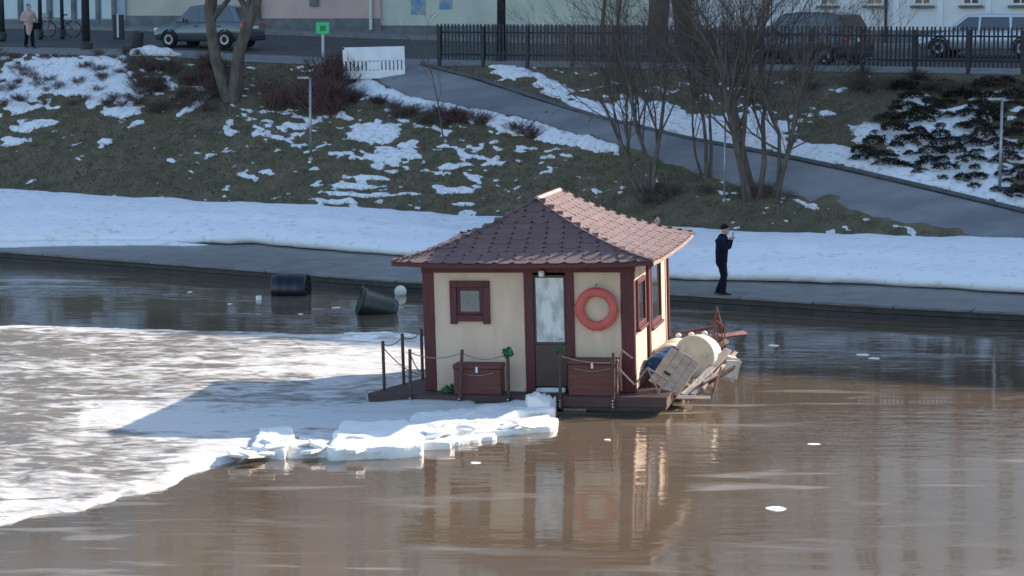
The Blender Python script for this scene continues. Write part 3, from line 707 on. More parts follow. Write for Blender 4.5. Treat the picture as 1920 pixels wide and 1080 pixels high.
jo = joined.build('shingle_field', M['shingle'], roof); jo['kind'] = 'stuff'
# hip and ridge caps
for sx, sy in ((1, -1), (1, 1), (-1, -1), (-1, 1)):
    pts = []
    for i in range(13):
        t = i / 12; hw, hd = RW * (1 - t), RD - (RD - RL) * t
        pts.append(Vector((hw * sx, hd * sy, EZ + RISE * (.56 * t + .44 * t * t) + .05 * (1 - t) ** 3 + .012)))
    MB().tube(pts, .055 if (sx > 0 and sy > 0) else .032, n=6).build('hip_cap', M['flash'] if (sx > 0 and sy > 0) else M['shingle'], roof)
MB().tube([(0, -RL - .02, EZ + RISE + .012), (0, RL + .02, EZ + RISE + .012)], .055, n=6).build('ridge_cap', M['flash'], roof)
# railing posts of the deck
def rail(x, y, h, lx=0, ly=0, m='deck', green=False, bolts=True):
    p = MB().tube([(x, y, -.22), (x + lx, y + ly, h)], .032, n=8).build('rail_post', M[m], hb)
    if bolts:
        for bz in (-.06, -.12, -.17): MB().lathe([(.004, -.012), (.014, -.008), (.014, .008), (.004, .012)], 8, Matrix.Translation((x, y - .04, bz)) @ Matrix.Rotation(R(90), 4, 'X')).build('bolt', M['chrome'], p)
    return Vector((x + lx, y + ly, h))
fy = FY - .075
fp = [rail(-2.16, fy, .86, .02), rail(-1.22, fy, .86, .08), rail(-.29, fy, .86, .01), rail(.68, fy, .88, .02), rail(1.66, fy, .82, .03)]
lp = [rail(-2.82, -2.1, .93, 0, 0, bolts=False), rail(-2.62, -1.45, .98, 0, 0, bolts=False), rail(-2.42, -.8, .98, .0, 0, bolts=False)]
MB().tube([(-3.0, FY - .02, -.2), (-3.03, FY - .02, .06)], .03).build('mooring_cleat', M['steel'], hb)
def rope(a, b, sag, rad=.011, n=9):
    pts = [a.lerp(b, i / n) - Vector((0, 0, sag * 4 * (i / n) * (1 - i / n))) for i in range(n + 1)]
    MB().tube(pts, rad, n=5).build('rope', M['rope'], hb)
dz = Vector((0, 0, -.06))
rope(fp[0] + dz, fp[1] + dz, .10); rope(fp[1] + dz, fp[2] + dz, .12); rope(fp[3] + dz * 2, fp[4] + dz * 3, .05)
rope(lp[0] + dz, lp[1] + dz, .08); rope(lp[1] + dz, lp[2] + dz, .08); rope(lp[0] + dz * 2, Vector((-2.3, -1.3, .15)), .10)
rope(lp[2] + dz, Vector((-2.03, -.3, .9)), .05); rope(fp[0] + dz, Vector((-2.02, -2.2, .35)), .1)
# green ribbons tied to two posts
def leafball(name, c, r, n, m, parent=None, seed=1, s=.05, flat=1.0):
    rg = random.Random(seed); mb = MB()
    for _ in range(n):
        d = Vector((rg.gauss(0, 1), rg.gauss(0, 1), rg.gauss(0, 1))).normalized() * r * rg.random() ** .4; d.z *= flat
        a = Vector((rg.gauss(0, 1), rg.gauss(0, 1), rg.gauss(0, 1))).normalized() * s; b = a.orthogonal().normalized() * s * .45
        p = Vector(c) + d
        q = [mb.bm.verts.new(p + w) for w in (-a, b, a, -b)]; mb.bm.faces.new(q)
    return mb.build(name, M[m], parent)
leafball('ribbon', fp[2] - Vector((0, .02, .05)), .10, 60, 'green', hb, 3, .06); leafball('ribbon', fp[3] - Vector((0, .02, .02)), .06, 26, 'green', hb, 4, .05)
pl = empty('potted_plant', HB @ Matrix.Translation((-1.46, -2.38, 0)), 'low green leafy plant on the deck beside the left chest', 'plant')
leafball('foliage', (0, 0, .08), .17, 90, 'green', pl, 5, .045, .5); MB().lathe([(.05, 0.004), (.07, .08)], 10).build('pot', M['dark'], pl)

# life ring
lr = empty('life_ring', HB @ Matrix.Translation((1.31, f0 - .05, 1.56)), 'orange-red life ring hanging on the cream wall right of the door', 'life ring')
mb = MB(); n1, n2, RR, rr = 40, 12, .315, .085
vv_ = [[mb.bm.verts.new((math.cos(i * math.tau / n1) * (RR + rr * math.cos(j * math.tau / n2)), -.0 + rr * .62 * math.sin(j * math.tau / n2), math.sin(i * math.tau / n1) * (RR + rr * math.cos(j * math.tau / n2)))) for j in range(n2)] for i in range(n1)]
for i in range(n1):
    for j in range(n2): mb.bm.faces.new((vv_[i][j], vv_[(i + 1) % n1][j], vv_[(i + 1) % n1][(j + 1) % n2], vv_[i][(j + 1) % n2]))
mb.build('ring', M['ring'], lr, smooth=True)
MB().tube([(math.cos(a) * (RR + rr + .012 - .03 * abs(math.sin(2 * a))), -.03, math.sin(a) * (RR + rr + .012 - .03 * abs(math.sin(2 * a)))) for a in np.linspace(0, math.tau, 41)], .008, n=5).build('grab_line', M['ring'], lr)
MB().tube([(0, .06, RR + rr + .05), (0, -.02, RR + rr + .04), (0, -.02, RR + rr - .03)], .01).build('hook', M['dark'], lr)
# chests
def chest(x0, x1, h, label):
    c = empty('storage_chest', HB @ Matrix.Translation(((x0 + x1) / 2, f0 - .25, .004)), label, 'chest')
    w = x1 - x0
    MB().b2((-w / 2 + .015, -.14, 0), (w / 2 - .015, .20, h - .085), bev=.008).build('body', M['chest'], c)
    l = MB().b2((-w / 2, -.16, h - .08), (w / 2, .215, h), bev=.012).build('lid', M['chest'], c)
    MB().b2((-.022, -.172, h - .15), (.022, -.1615, h - .04), bev=.004).build('latch', M['white'], l)
    for z in (h * .33, h * .62): MB().b2((-w / 2 + .03, -.148, z - .012), (w / 2 - .03, -.141, z + .012)).build('batten', M['chest'], c)
    pts = [(-w * .36 + w * .72 * i / 8, -.165 - .01, h - .14 - .06 * 4 * (i / 8) * (1 - i / 8)) for i in range(9)]
    MB().tube(pts, .007, n=5).build('cord', M['rope'], c)
chest(-1.36, -.44, .56, 'brown wooden storage chest below the small square window')
chest(.80, 1.74, .66, 'brown wooden storage chest below the life ring')

# ------------------------------------------------------------------ wreckage at the right end of the deck
def wp(u, v, Y): return gd(u, v, Y - .9)
def plank(u0, v0, Y0, u1, v1, Y1, w, th, m, label, name='broken_plank', cat='plank', group=None, spin=0):
    a, b = wp(u0, v0, Y0), wp(u1, v1, Y1); d = b - a; Lg = d.length
    x = d.normalized(); up = Vector((0, -.5, 1)); yv = up.cross(x).normalized(); zv = x.cross(yv)
    rot = Matrix((x, yv, zv)).transposed() @ Matrix.Rotation(R(spin), 3, 'X')
    mb = MB(); bmesh.ops.create_cube(mb.bm, size=1, matrix=Matrix.Diagonal((Lg, w, th, 1)))
    r_ = random.Random(int(u0 * 7 + v0))
    bmesh.ops.subdivide_edges(mb.bm, edges=[e for e in mb.bm.edges if abs((e.verts[0].co - e.verts[1].co).x) > Lg * .5], cuts=3)
    for v in mb.bm.verts:
        if abs(v.co.x) > Lg * .49: v.co.x += r_.uniform(-.06, .06)
        v.co.z += r_.uniform(-.006, .006)
    o = mb.build(name, M[m]); o.matrix_world = Matrix.Translation((a + b) / 2) @ rot.to_4x4()
    return tag(o, label, cat, group)
# drums
def drum(c, axis, r, L, m, label, name='plastic_drum', dimples=False):
    ax = Vector(axis).normalized(); rot = ax.to_track_quat('Z', 'Y').to_matrix().to_4x4()
    o = empty(name, Matrix.Translation(c) @ rot, label, 'barrel')
    prof = [(.02, -L / 2 + .012), (r * .86, -L / 2 + .015), (r * .9, -L / 2), (r * .98, -L / 2 + .03)]
    for z in (-.28, -.02, .24):
        prof += [(r, z * L - .04), (r * 1.025, z * L - .015), (r * 1.025, z * L + .015), (r, z * L + .04)]
    prof += [(r * .98, L / 2 - .03), (r * .9, L / 2), (r * .86, L / 2 - .015), (.02, L / 2 - .012)]
    MB().lathe(prof, 28).build('shell', M[m], o, smooth=True)
    for k in ((.5, .35), (-.5, .1), (.25, -.55)):
        MB().lathe([(.012, 0), (.055, .0), (.05, .025), (.012, .028)], 12, Matrix.Translation((k[0] * r, k[1] * r, L / 2 - .012))).build('bung', M[m], o)
        MB().lathe([(.012, 0), (.055, .0), (.05, -.025), (.012, -.028)], 12, Matrix.Translation((k[0] * r, k[1] * r, -L / 2 + .012))).build('bung', M[m], o)
    return o
drum(wp(1308, 668, 41.2), (.25, .9, -.12), .41, .85, 'yellowdrum', 'pale yellow plastic drum lying end-on in the wreckage')
drum(wp(1262, 672, 42.0), (.35, .9, .05), .34, .85, 'yellowdrum', 'pale yellow drum wedged behind the blue barrel against the cabin')
drum(wp(1248, 684, 40.8), (.45, .75, .15), .29, .70, 'bluedrum', 'blue plastic barrel between the cabin wall and the broken panel')
# broken panel (pale boards)
a = wp(1264, 698, 39.9)
pn = empty('pallet', Matrix.Translation(a) @ Matrix.Rotation(R(-10), 4, 'Z') @ Matrix.Rotation(R(-22), 4, 'X') @ Matrix.Rotation(R(31), 4, 'Y') @ Matrix.Scale(1.3, 4), 'pale board pallet tilted on its corner among the wreckage', 'pallet')
for i, x in enumerate((-.18, -.06, .06, .18)): MB().b2((x - .058, -.02, -.30 + (.02 if i % 2 else 0)), (x + .058, .012, .31 - (.03 if i == 0 else 0)), bev=.004).build('board', M['palewood'], pn)
for z in (-.2, .2): MB().b2((-.24, .013, z - .04), (.24, .045, z + .04)).build('batten', M['greywood'], pn)
MB().b2((-.12, -.026, -.09), (-.02, -.021, -.05)).build('bracket', M['dark'], pn)
plank(1290, 738, 39.9, 1366, 655, 41.2, .15, .04, 'greywood', 'long pale weathered beam leaning up from the water past the yellow drum', cat='beam', name='broken_beam')
plank(1280, 742, 39.8, 1335, 690, 40.5, .10, .04, 'foam', 'short whitish plank lying beside the long weathered beam', cat='plank')
plank(1300, 735, 40.0, 1376, 690, 40.6, .06, .05, 'redwood', 'thin reddish rail sticking out low towards the foam block')
plank(1256, 652, 41.4, 1302, 732, 40.0, .05, .04, 'greywood', 'thin batten running down along the tilted panel edge', cat='batten')
plank(1188, 738, 39.9, 1300, 742, 40.0, .09, .04, 'deck', 'dark wet plank lying flat at the deck corner')
plank(1200, 745, 39.6, 1245, 752, 39.7, .05, .05, 'redwood', 'short dark offcut floating against the deck corner', name='timber_offcut')
plank(1345, 632, 43.6, 1398, 625, 44.2, .14, .05, 'redwood', 'dark red plank floating behind the wreckage', cat='plank')
plank(1262, 640, 43.4, 1345, 628, 43.4, .08, .06, 'greywood', 'long grey rail with white knobs behind the yellow drums', cat='rail', name='broken_rail')
plank(1262, 626, 43.5, 1342, 612, 43.5, .05, .05, 'redwood', 'reddish upper rail behind the yellow drums', cat='rail', name='broken_rail')
plank(1330, 720, 40.4, 1312, 738, 40.0, .05, .03, 'greywood', 'short grey stick at the waterline under the weathered beam', name='broken_stick', cat='stick')
plank(1310, 732, 40.1, 1330, 736, 40.0, .05, .03, 'palewood', 'short pale stick floating under the weathered beam', name='broken_stick', cat='stick')
for i, q_ in enumerate(((1296, 742, 39.8, 1352, 700, 40.6, .07, 'greywood', 'grey splintered board jammed under the long weathered beam'), (1318, 728, 40.0, 1380, 660, 41.6, .06, 'palewood', 'pale lath leaning on the dirty foam block'), (1335, 742, 39.9, 1352, 690, 40.5, .04, 'redwood', 'short red lath standing upright by the foam block'), (1270, 745, 39.6, 1330, 746, 39.7, .10, 'greywood', 'grey board floating flat in front of the wreckage'), (1205, 742, 39.5, 1262, 728, 40.0, .06, 'greywood', 'grey lath lying across the deck corner'))):
    plank(*q_[:7], .03, q_[7], q_[8])
for i, (u, v) in enumerate(((1272, 629), (1296, 627), (1321, 625))):
    o = MB().lathe([(.015, -.05), (.05, -.03), (.062, 0), (.05, .03), (.015, .05)], 12).build('white_float', M['white'], smooth=True); o.location = wp(u, v, 43.35)
    tag(o, 'small white round float on the rail behind the yellow drums', 'float', 'white floats on the broken rail')
rw = random.Random(21)
for k_ in range(9):
    u0_ = rw.uniform(1235, 1345); v0_ = rw.uniform(715, 744); u1_ = u0_ + rw.uniform(-40, 45); v1_ = v0_ - rw.uniform(15, 60)
    plank(u0_, v0_, 40.0, u1_, v1_, rw.uniform(40.2, 41.2), rw.uniform(.03, .07), .025, rw.choice(('greywood', 'palewood', 'redwood', 'greywood')), 'thin splintered lath stuck in the wreckage around the drums', name='splintered_lath', cat='lath', group='splintered laths in the wreckage')
# broken railing with reddish bars
rlg = empty('broken_railing', Matrix.Translation(wp(1350, 650, 42.6)), 'twisted reddish railing standing up at the end of the wreckage', 'railing')
o0 = wp(1350, 650, 42.6)
for seg in (((1336, 660), (1344, 575)), ((1344, 575), (1352, 606)), ((1340, 600), (1358, 612)), ((1358, 612), (1360, 648)), ((1352, 606), (1356, 660)), ((1336, 622), (1350, 660)), ((1346, 600), (1344, 656)), ((1336, 604), (1344, 596))):
    MB().tube([wp(*seg[0], 42.6) - o0, wp(*seg[1], 42.5) - o0], .017, n=6).build('bar', M['redwood'], rlg)
MB().tube([wp(1340, 655, 42.7) - o0, wp(1362, 640, 42.3) - o0], .06, n=6).build('foot', M['greywood'], rlg)
rlg2 = empty('bent_railing', Matrix.Translation(wp(1195, 745, 39.3)), 'thin bent pinkish railing frame on the deck corner below the sunlit wall', 'railing')
o1 = wp(1195, 745, 39.3)
for seg in (((1153, 750), (1166, 657)), ((1166, 657), (1186, 672)), ((1162, 693), (1190, 722)), ((1214, 690), (1238, 742)), ((1238, 742), (1248, 755)), ((1214, 690), (1256, 716)), ((1238, 728), (1268, 736)), ((1190, 722), (1214, 690)), ((1230, 748), (1244, 716))):
    MB().tube([wp(*seg[0], 39.3) - o1, wp(*seg[1], 39.3) - o1], .018, n=6).build('bar', M['flash'], rlg2)
o = floe([(1165, 752), (1200, 754), (1245, 752), (1240, 745), (1180, 744)], .05, 91, 'thin crust of ice on the deck corner under the bent railing')
o.location.z = .17
# foam block
fb = MB(); bmesh.ops.create_cube(fb.bm, size=1, matrix=Matrix.Diagonal((.42, .40, .46, 1))); bmesh.ops.bevel(fb.bm, geom=fb.bm.edges[:], offset=.05, segments=2, affect='EDGES')
bmesh.ops.subdivide_edges(fb.bm, edges=fb.bm.edges[:], cuts=2)
for v in fb.bm.verts: v.co += Vector((mnoise.noise(v.co * 9), mnoise.noise(v.co * 9 + Vector((5, 0, 0))), mnoise.noise(v.co * 9 + Vector((0, 7, 0))))) * .03
o = fb.build('foam_block', M['foam']); o.matrix_world = Matrix.Translation(wp(1362, 688, 41.3)) @ Matrix.Rotation(R(14), 4, 'Y') @ Matrix.Rotation(R(25), 4, 'Z'); tag(o, 'dirty white foam block at the outer end of the wreckage', 'foam block')
# dark tangle of weeds by the wall corner
tw = empty('reed_clump', Matrix.Translation(wp(1205, 735, 40.2)), 'dark tangle of weeds and rope against the sunlit cabin wall', 'weeds')
rg = random.Random(5); mb = MB()
for _ in range(70):
    a = Vector((rg.uniform(-.25, .3), rg.uniform(-.1, .1), 0)); b = a + Vector((rg.uniform(-.15, .2), rg.uniform(-.1, .1), rg.uniform(.1, .5)))
    mb.tube([a, (a + b) / 2 + Vector((rg.uniform(-.08, .08), 0, .05)), b], [.012, .009, .004], n=3, cap=False)
mb.build('stems', M['redtwig'], tw)

# ------------------------------------------------------------------ things adrift behind the ice
c = gp(545, 553); d = drum((c.x, c.y + .1, .17), (1, -.15, .02), .38, .93, 'blackdrum', 'dark navy barrel floating on its side near the quay')
MB().lathe([(.01, 0), (.07, .0), (.065, .03), (.01, .034)], 12, Matrix.Translation((0, 0, -.05)) @ Matrix.Rotation(R(100), 4, 'X') @ Matrix.Translation((0, 0, .372))).build('label_patch', M['white'], d)
c = gp(710, 588)
bn = empty('waste_bin', Matrix.Translation((c.x - .02, c.y + .15, .13)) @ Matrix.Scale(1.15, 4) @ Matrix.Rotation(R(8), 4, 'Z') @ Matrix.Rotation(R(104), 4, 'Y'), 'dark green plastic bin floating tipped over near the white buoy', 'bin')
MB().lathe([(.30, -.30), (.33, -.42), (.36, -.42), (.355, -.33), (.335, -.30), (.26, .30), (.235, .38), (.19, .40)], 26).build('body', M['greenbin'], bn, smooth=True)
MB().tube([(.15, -.12, .40), (.20, -.1, .47), (.20, .1, .47), (.15, .12, .40)], .025).build('handle', M['greenbin'], bn); MB().tube([(.365 * math.cos(q_), .365 * math.sin(q_), -.41) for q_ in np.linspace(0, math.tau, 27)], .025, n=6).build('rim', M['greenbin'], bn)
c = gp(751, 553); o = MB().lathe([(.16 * math.sin(a), -.16 * math.cos(a)) for a in np.linspace(.1, math.pi - .1, 12)], 20).build('buoy', M['pale'], smooth=True); o.location = (c.x, c.y, .09)
tag(o, 'round white buoy floating between the green bin and the quay', 'buoy')

# ------------------------------------------------------------------ vegetation
def grow(seed, stems, levels=4, spread=.55, twig_r=.006, kids=(4, 5, 5, 4), up=.25, tw_cut=.03, shrink=.62):
    """bare tree: returns (trunk MB, crown MB)"""
    rg = random.Random(seed); T, C = MB(), MB()
    def br(p, d, L, r, lv):
        n = 4 if lv < 2 else 3; pts = [p]; rs = [r]; q = p.copy(); dd = d.copy()
        for i in range(n):
            dd = (dd + Vector((rg.gauss(0, .15), rg.gauss(0, .15), rg.gauss(0, .06) + up * .10))).normalized(); q = q + dd * L / n; pts.append(q.copy()); rs.append(max(twig_r * .6, r * (1 - (.55 if lv == 0 else .7) * (i + 1) / n)))
        (T if lv < 1 or r > tw_cut else C).tube(pts, rs, n=8 if lv == 0 else (5 if r > .03 else 3), cap=False)
        if lv >= levels: return
        for k in range(kids[min(lv, len(kids) - 1)]):
            t = rg.uniform(.35 if lv == 0 else .2, 1.0); j = min(n - 1, int(t * n)); b = pts[j].lerp(pts[j + 1], t * n - j)
            ang = rg.uniform(0, math.tau); o = dd.orthogonal().normalized(); o.rotate(Matrix.Rotation(ang, 3, dd).to_quaternion())
            nd = (dd + o * rg.uniform(spread * .6, spread * 1.4) + Vector((0, 0, up * .4))).normalized()
            br(b, nd, L * rg.uniform(shrink * .75, shrink * 1.15), max(twig_r, rs[j] * rg.uniform(.42, .62)), lv + 1)
    for p, d, L, r in stems: br(Vector(p), Vector(d).normalized(), L, r, 0)
    return T, C
def tree(name, base, seed, stems, label, cat='tree', **kw):
    o = empty(name, Matrix.Translation(base), label, cat)
    T, C = grow(seed, stems, **kw); T.build('trunk', M['bark'], o, smooth=True); C.build('crown', M['twig'], o); return o
# double-trunk tree on the left bank
b = onT(432, 190); b.z -= .1
tree('bare_tree', b, 3, [((-.05, 0, 0), (-.32, .05, 1), 7.2, .24), ((.1, 0, 0), (-.04, 0.05, 1), 7.8, .25)], 'bare tree with two thick diverging trunks beside the reddish hedge', kids=(7, 5, 4, 3), up=.2)
# multi-stem trees above the cabin
b = onT(1215, 372); tree('bare_tree', b, 11, [((0, 0, -.1), (-.28, .05, 1), 4.2, 0.074), ((.05, .1, -.1), (.0, 0, 1), 4.8, 0.074), ((.1, 0, -.1), (.18, -.05, 1), 4.6, 0.081), ((-.1, 0, -.1), (-.6, .05, 1), 3.6, 0.052)], 'slender multi-stemmed bare tree rising behind the houseboat roof', kids=(7, 5, 4, 3), spread=.6, up=.3)
b = onT(1325, 335); tree('bare_tree', b, 15, [((0, 0, -.1), (-.05, 0, 1), 4.6, 0.067), ((.1, 0, -.1), (.1, .05, 1), 4.2, 0.059), ((-.1, 0, -.1), (-.35, 0, 1), 3.6, 0.044)], 'thin three-stemmed bare tree between the two larger clumps by the path', kids=(7, 5, 4, 3), spread=.6, up=.3)
b = onT(1410, 372); tree('bare_tree', b, 19, [((-.05, 0, -.1), (-.16, .05, 1), 5.2, 0.118), ((.1, .1, -.1), (.05, .05, 1), 5.6, 0.111), ((.2, 0, -.1), (.18, 0, 1), 5.0, 0.089), ((-.2, .0, -.1), (-.05, 0, 1), 5.0, 0.089)], 'largest clump of bare stems beside the thin grey lamp post', kids=(7, 5, 4, 3), spread=.6, up=.3)
b = onT(1455, 368); tree('bare_tree', b, 23, [((0, 0, -.1), (-.1, .0, 1), 4.4, 0.089), ((.05, 0, -.1), (.22, 0, 1), 4.0, 0.074), ((0, .1, -.1), (.5, .1, 1), 3.2, 0.052)], 'forked bare tree nearest the bend of the asphalt path', kids=(7, 5, 4, 3), spread=.6, up=.3)
b = onT(832, 262); tree('sapling', b, 27, [((0, 0, -.05), (-.02, 0, 1), 3.2, 0.026)], 'thin young sapling standing alone on the grass below the path', kids=(6, 4, 3), levels=2, up=.4)
b = onT(1130, 118); tree('bare_tree', b, 31, [((0, 0, -.1), (-.1, .1, 1), 5, 0.089), ((.2, 0, -.1), (.25, .1, 1), 4.6, 0.074)], 'bushy bare tree growing through the middle of the picket fence line', kids=(6, 5, 4, 3), spread=.65, up=.2)
for (u, Y, w) in ((1228, 82.0, .42), (1292, 81.0, .42)):
    p = gd(u, 100, Y); p.z = zT(p.x, p.y) - .1
    tree('street_tree', p, int(u), [((0, 0, 0), (.02, 0, 1), 9.5, w)], 'thick brown street tree trunk on the far pavement behind the picket fence', kids=(5, 4, 3, 2), up=.2)['group'] = 'thick street trees behind the fence'

# shrubs
def twig_shrub(seed, h, r, n):
    rg = random.Random(seed); mb = MB()
    for _ in range(n):
        a = Vector((rg.gauss(0, r * .3), rg.gauss(0, r * .3), -.05)); d = Vector((rg.gauss(0, .5), rg.gauss(0, .5), 1)).normalized(); L = h * rg.uniform(.6, 1.1); m_ = a + d * L * .5 + Vector((rg.gauss(0, .04), rg.gauss(0, .04), 0))
        e = a + Vector((d.x * 1.2, d.y * 1.2, d.z)) * L
        mb.tube([a, m_, e], [.014, .010, .005], n=3, cap=False)
        for _k in range(4):
            s = a.lerp(e, rg.uniform(.3, .9)); f = s + Vector((rg.gauss(0, .5), rg.gauss(0, .5), .7)).normalized() * L * rg.uniform(.2, .4); mb.tube([s, f], [.007, .004], n=3, cap=False)
    return mb.mesh('twigs')
def ever_shrub(seed, h, r):
    rg = random.Random(seed); mb = MB()
    for _ in range(520):
        th_, ph = rg.uniform(0, math.tau), rg.random() ** .7 * 1.5; k = rg.uniform(.75, 1.05) * (1 + .45 * mnoise.noise(Vector((math.cos(th_) * 1.6, math.sin(th_) * 1.6, ph * 1.5 + seed * 3.7))))
        p = Vector((math.cos(th_) * math.sin(ph) * r * k, math.sin(th_) * math.sin(ph) * r * k, math.cos(ph) * h * k)); s = rg.uniform(.05, .10)
        a = (p.normalized() + Vector((rg.gauss(0, .6), rg.gauss(0, .6), rg.gauss(0, .6)))).normalized() * s; b = a.orthogonal().normalized() * s * .55
        q = [mb.bm.verts.new(p + w) for w in (-a * .4, b, a, -b)]; mb.bm.faces.new(q)
    return mb.mesh('foliage')
TW = [twig_shrub(i, .9, .5, 46) for i in range(4)]; EV = [ever_shrub(i + 9, .42, .52) for i in range(7)]
def dup_me(src, m):
    out = []
    for me in src:
        c_ = me.copy(); c_.materials.append(m); out.append(c_)
    return out
TWr, TWb, EVd = dup_me(TW, M['redtwig']), dup_me(TW, M['twig']), dup_me(EV, M['shrubleaf'])
rg = random.Random(77)
def shrub(u, v, sc, meshes, name, label, group, zs=1.0, part_name='twigs'):
    p = onT(u, v); o = empty(name, Matrix.Translation(p) @ Matrix.Rotation(rg.uniform(0, 6.28), 4, 'Z'), label, 'shrub', group)
    c_ = bpy.data.objects.new(part_name, rg.choice(meshes)); col.objects.link(c_); c_.parent = o; c_.scale = (sc * rg.uniform(.8, 1.35), sc * rg.uniform(.8, 1.25), sc * zs)
    st = bpy.data.objects.new('stem', STEM); col.objects.link(st); st.parent = o; st.scale = (sc, sc, sc)
STEM = MB().tube([(0, 0, -.1), (.02, 0, .25)], [.03, .02], n=5).mesh('stem'); STEM.materials.append(M['bark'])
for i in range(20):
    shrub(rg.uniform(500, 655), rg.uniform(140, 222) - 4, rg.uniform(.9, 1.25), TWr, 'bare_shrub', 'reddish bare twiggy shrub in the hedge by the green sign', 'reddish hedge shrubs by the green sign')
for i in range(34):
    shrub(rg.uniform(250, 430), rg.uniform(118, 210), rg.uniform(.6, .9), TWr if i % 2 else TWb, 'bare_shrub', 'dark brown twiggy shrub around the foot of the double-trunk tree', 'brown shrubs around the double-trunk tree', .8)
for i in range(60):
    shrub(rg.uniform(-40, 300), rg.uniform(100, 200), rg.uniform(.35, .6), TWr if i % 3 else TWb, 'low_shrub', 'low pinkish brown shrub poking out of the snow on the left bank', 'low shrubs in snow on the left bank', .7)
for i in range(30):
    u = rg.uniform(655, 1000); shrub(u, np.interp(u, [655, 760, 1000], [170, 205, 250]) + rg.uniform(0, 26 if u < 850 else 8), rg.uniform(.45, .75), TWr if i % 2 else TWb, 'bare_shrub', 'dark twiggy shrub below the snowy edge of the path', 'dark shrubs below the path edge', .8)
for i in range(14):
    shrub(rg.uniform(1170, 1480), rg.uniform(352, 380), rg.uniform(.4, .7), TWb, 'low_shrub', 'low brown undergrowth around the feet of the bare stems', 'undergrowth around the bare trees', .7)
spots = []
tries = 0
while len(spots) < 92 and tries < 8000:
    tries += 1
    u = rg.uniform(1600, 1935); v = rg.uniform(150, 385)
    if v > np.interp(u, [1600, 1920], [300, 372]): continue
    if u < np.interp(v, [150, 210, 300], [1700, 1660, 1600]): continue
    if any(abs(u - a_) < rg.uniform(20, 52) and abs(v - b_) < rg.uniform(9, 20) for a_, b_ in spots): continue
    spots.append((u, v))
for u, v in sorted(spots, key=lambda q: q[1]):
    shrub(u, v, rg.choice((.4, .5, .62, .75, .9)) * rg.uniform(.9, 1.1), EVd, 'evergreen_shrub', 'low dark evergreen shrub on the snowy slope above the path', 'dark evergreen shrubs on the slope above the path', rg.uniform(.5, .85), 'foliage')
for i in range(26):
    shrub(rg.uniform(1480, 1925), rg.uniform(146, 170) + (8 if i % 2 else 0), rg.uniform(.6, .8), TWb, 'bare_shrub', 'dark bare shrub on the crest of the slope under the picket fence', 'bare shrubs under the picket fence', .6)

# short grass on the bank (uncountable)
N = 70000; gi = np.random.rand(N); ux = np.random.uniform(-24, 19, N)
ya, za = np.interp(ux, L3[:, 0], L3[:, 1]), np.interp(ux, L3[:, 0], L3[:, 2]); yb, zb = np.interp(ux, L4[:, 0], L4[:, 1]), np.interp(ux, L4[:, 0], L4[:, 2])
gy_ = ya + (yb - ya) * gi; gz = za + (zb - za) * gi + lump(ux, gy_)
gu, gv = proj(ux, gy_, gz)
lo_r = np.interp(gu, [p[0] for p in RLO], [p[1] for p in RLO]); hi_r = np.interp(gu, [p[0] for p in RHI], [p[1] for p in RHI])
row_ = np.clip((8 + gi * 130).astype(int), 0, th.shape[0] - 1); col_ = np.clip(np.searchsorted(xs, ux), 0, len(xs) - 1)
ok = (th[row_, col_] < .0) & ~((gu > 640) & (gv < lo_r + 3) & (gv > hi_r - 3)); ux, gy_, gz = ux[ok], gy_[ok], gz[ok]; N = len(ux)
ang = np.random.rand(N) * math.pi; hh = np.random.uniform(.04, .11, N); w = np.random.uniform(.012, .03, N)
lx, ly = np.random.normal(0, .04, N), np.random.normal(-.02, .04, N)
p0 = np.stack([ux - np.cos(ang) * w, gy_ - np.sin(ang) * w, gz - .01], -1); p1 = np.stack([ux + np.cos(ang) * w, gy_ + np.sin(ang) * w, gz - .01], -1); p2 = np.stack([ux + lx, gy_ + ly, gz + hh], -1)
V3 = np.stack([p0, p1, p2], 1).reshape(-1, 3)
go = pydata('grass', V3, np.arange(3 * N).reshape(-1, 3), M['blade'], smooth=False); tag(go, 'short dull winter grass covering the bank', 'grass', kind='stuff')

# ------------------------------------------------------------------ bank furniture
def lamp(u, vb, vt, side, label, r=.05):
    p = onT(u, vb); q = gd(u, vt, p.y); h = q.z - p.z
    o = empty('lamp_post', Matrix.Translation(p), label, 'lamp post')
    MB().tube([(0, 0, -.15), (0, 0, h)], [r, r * .8], n=10).build('pole', M['steel'], o, smooth=True)
    MB().lathe([(r * 1.8, -.1), (r * 1.8, .06), (r, .09)], 10).build('base', M['steel'], o)
    if side:
        x0, x1 = sorted((side * .04, side * .42)); MB().prism([(x0, -.07, h - .03), (x1, -.07, h - .03 - (.05 if side > 0 else 0)), (x1, .07, h - .03), (x0, .07, h - .03)], (0, 0, .07)).build('lamp_head', M['steel'], o)
    return o
lamp(583, 302, 146, -1, 'slim grey path lamp on the grass below the reddish hedge')
lamp(1358, 378, 225, 0, 'thin grey post standing in front of the bare stems', .035)
lamp(1874, 362, 186, -1, 'slim grey path lamp among the dark evergreen shrubs')
# green sign
p = onT(606, 132); q = gd(606, 45, p.y); h = q.z - p.z
sg = empty('information_sign', Matrix.Translation(p), 'small bright green square sign on a pale post at the crest of the bank', 'sign')
MB().tube([(0, 0, -.1), (0, 0, h)], .05, n=8).build('post', M['pale'], sg); MB().b2((-.24, -.075, h - .36), (.24, -.055, h + .06), bev=.01).build('panel', M['sign'], sg)
MB().b2((-.10, -.079, h - .25), (.12, -.0755, h - .06)).build('emblem', M['signdark'], sg)
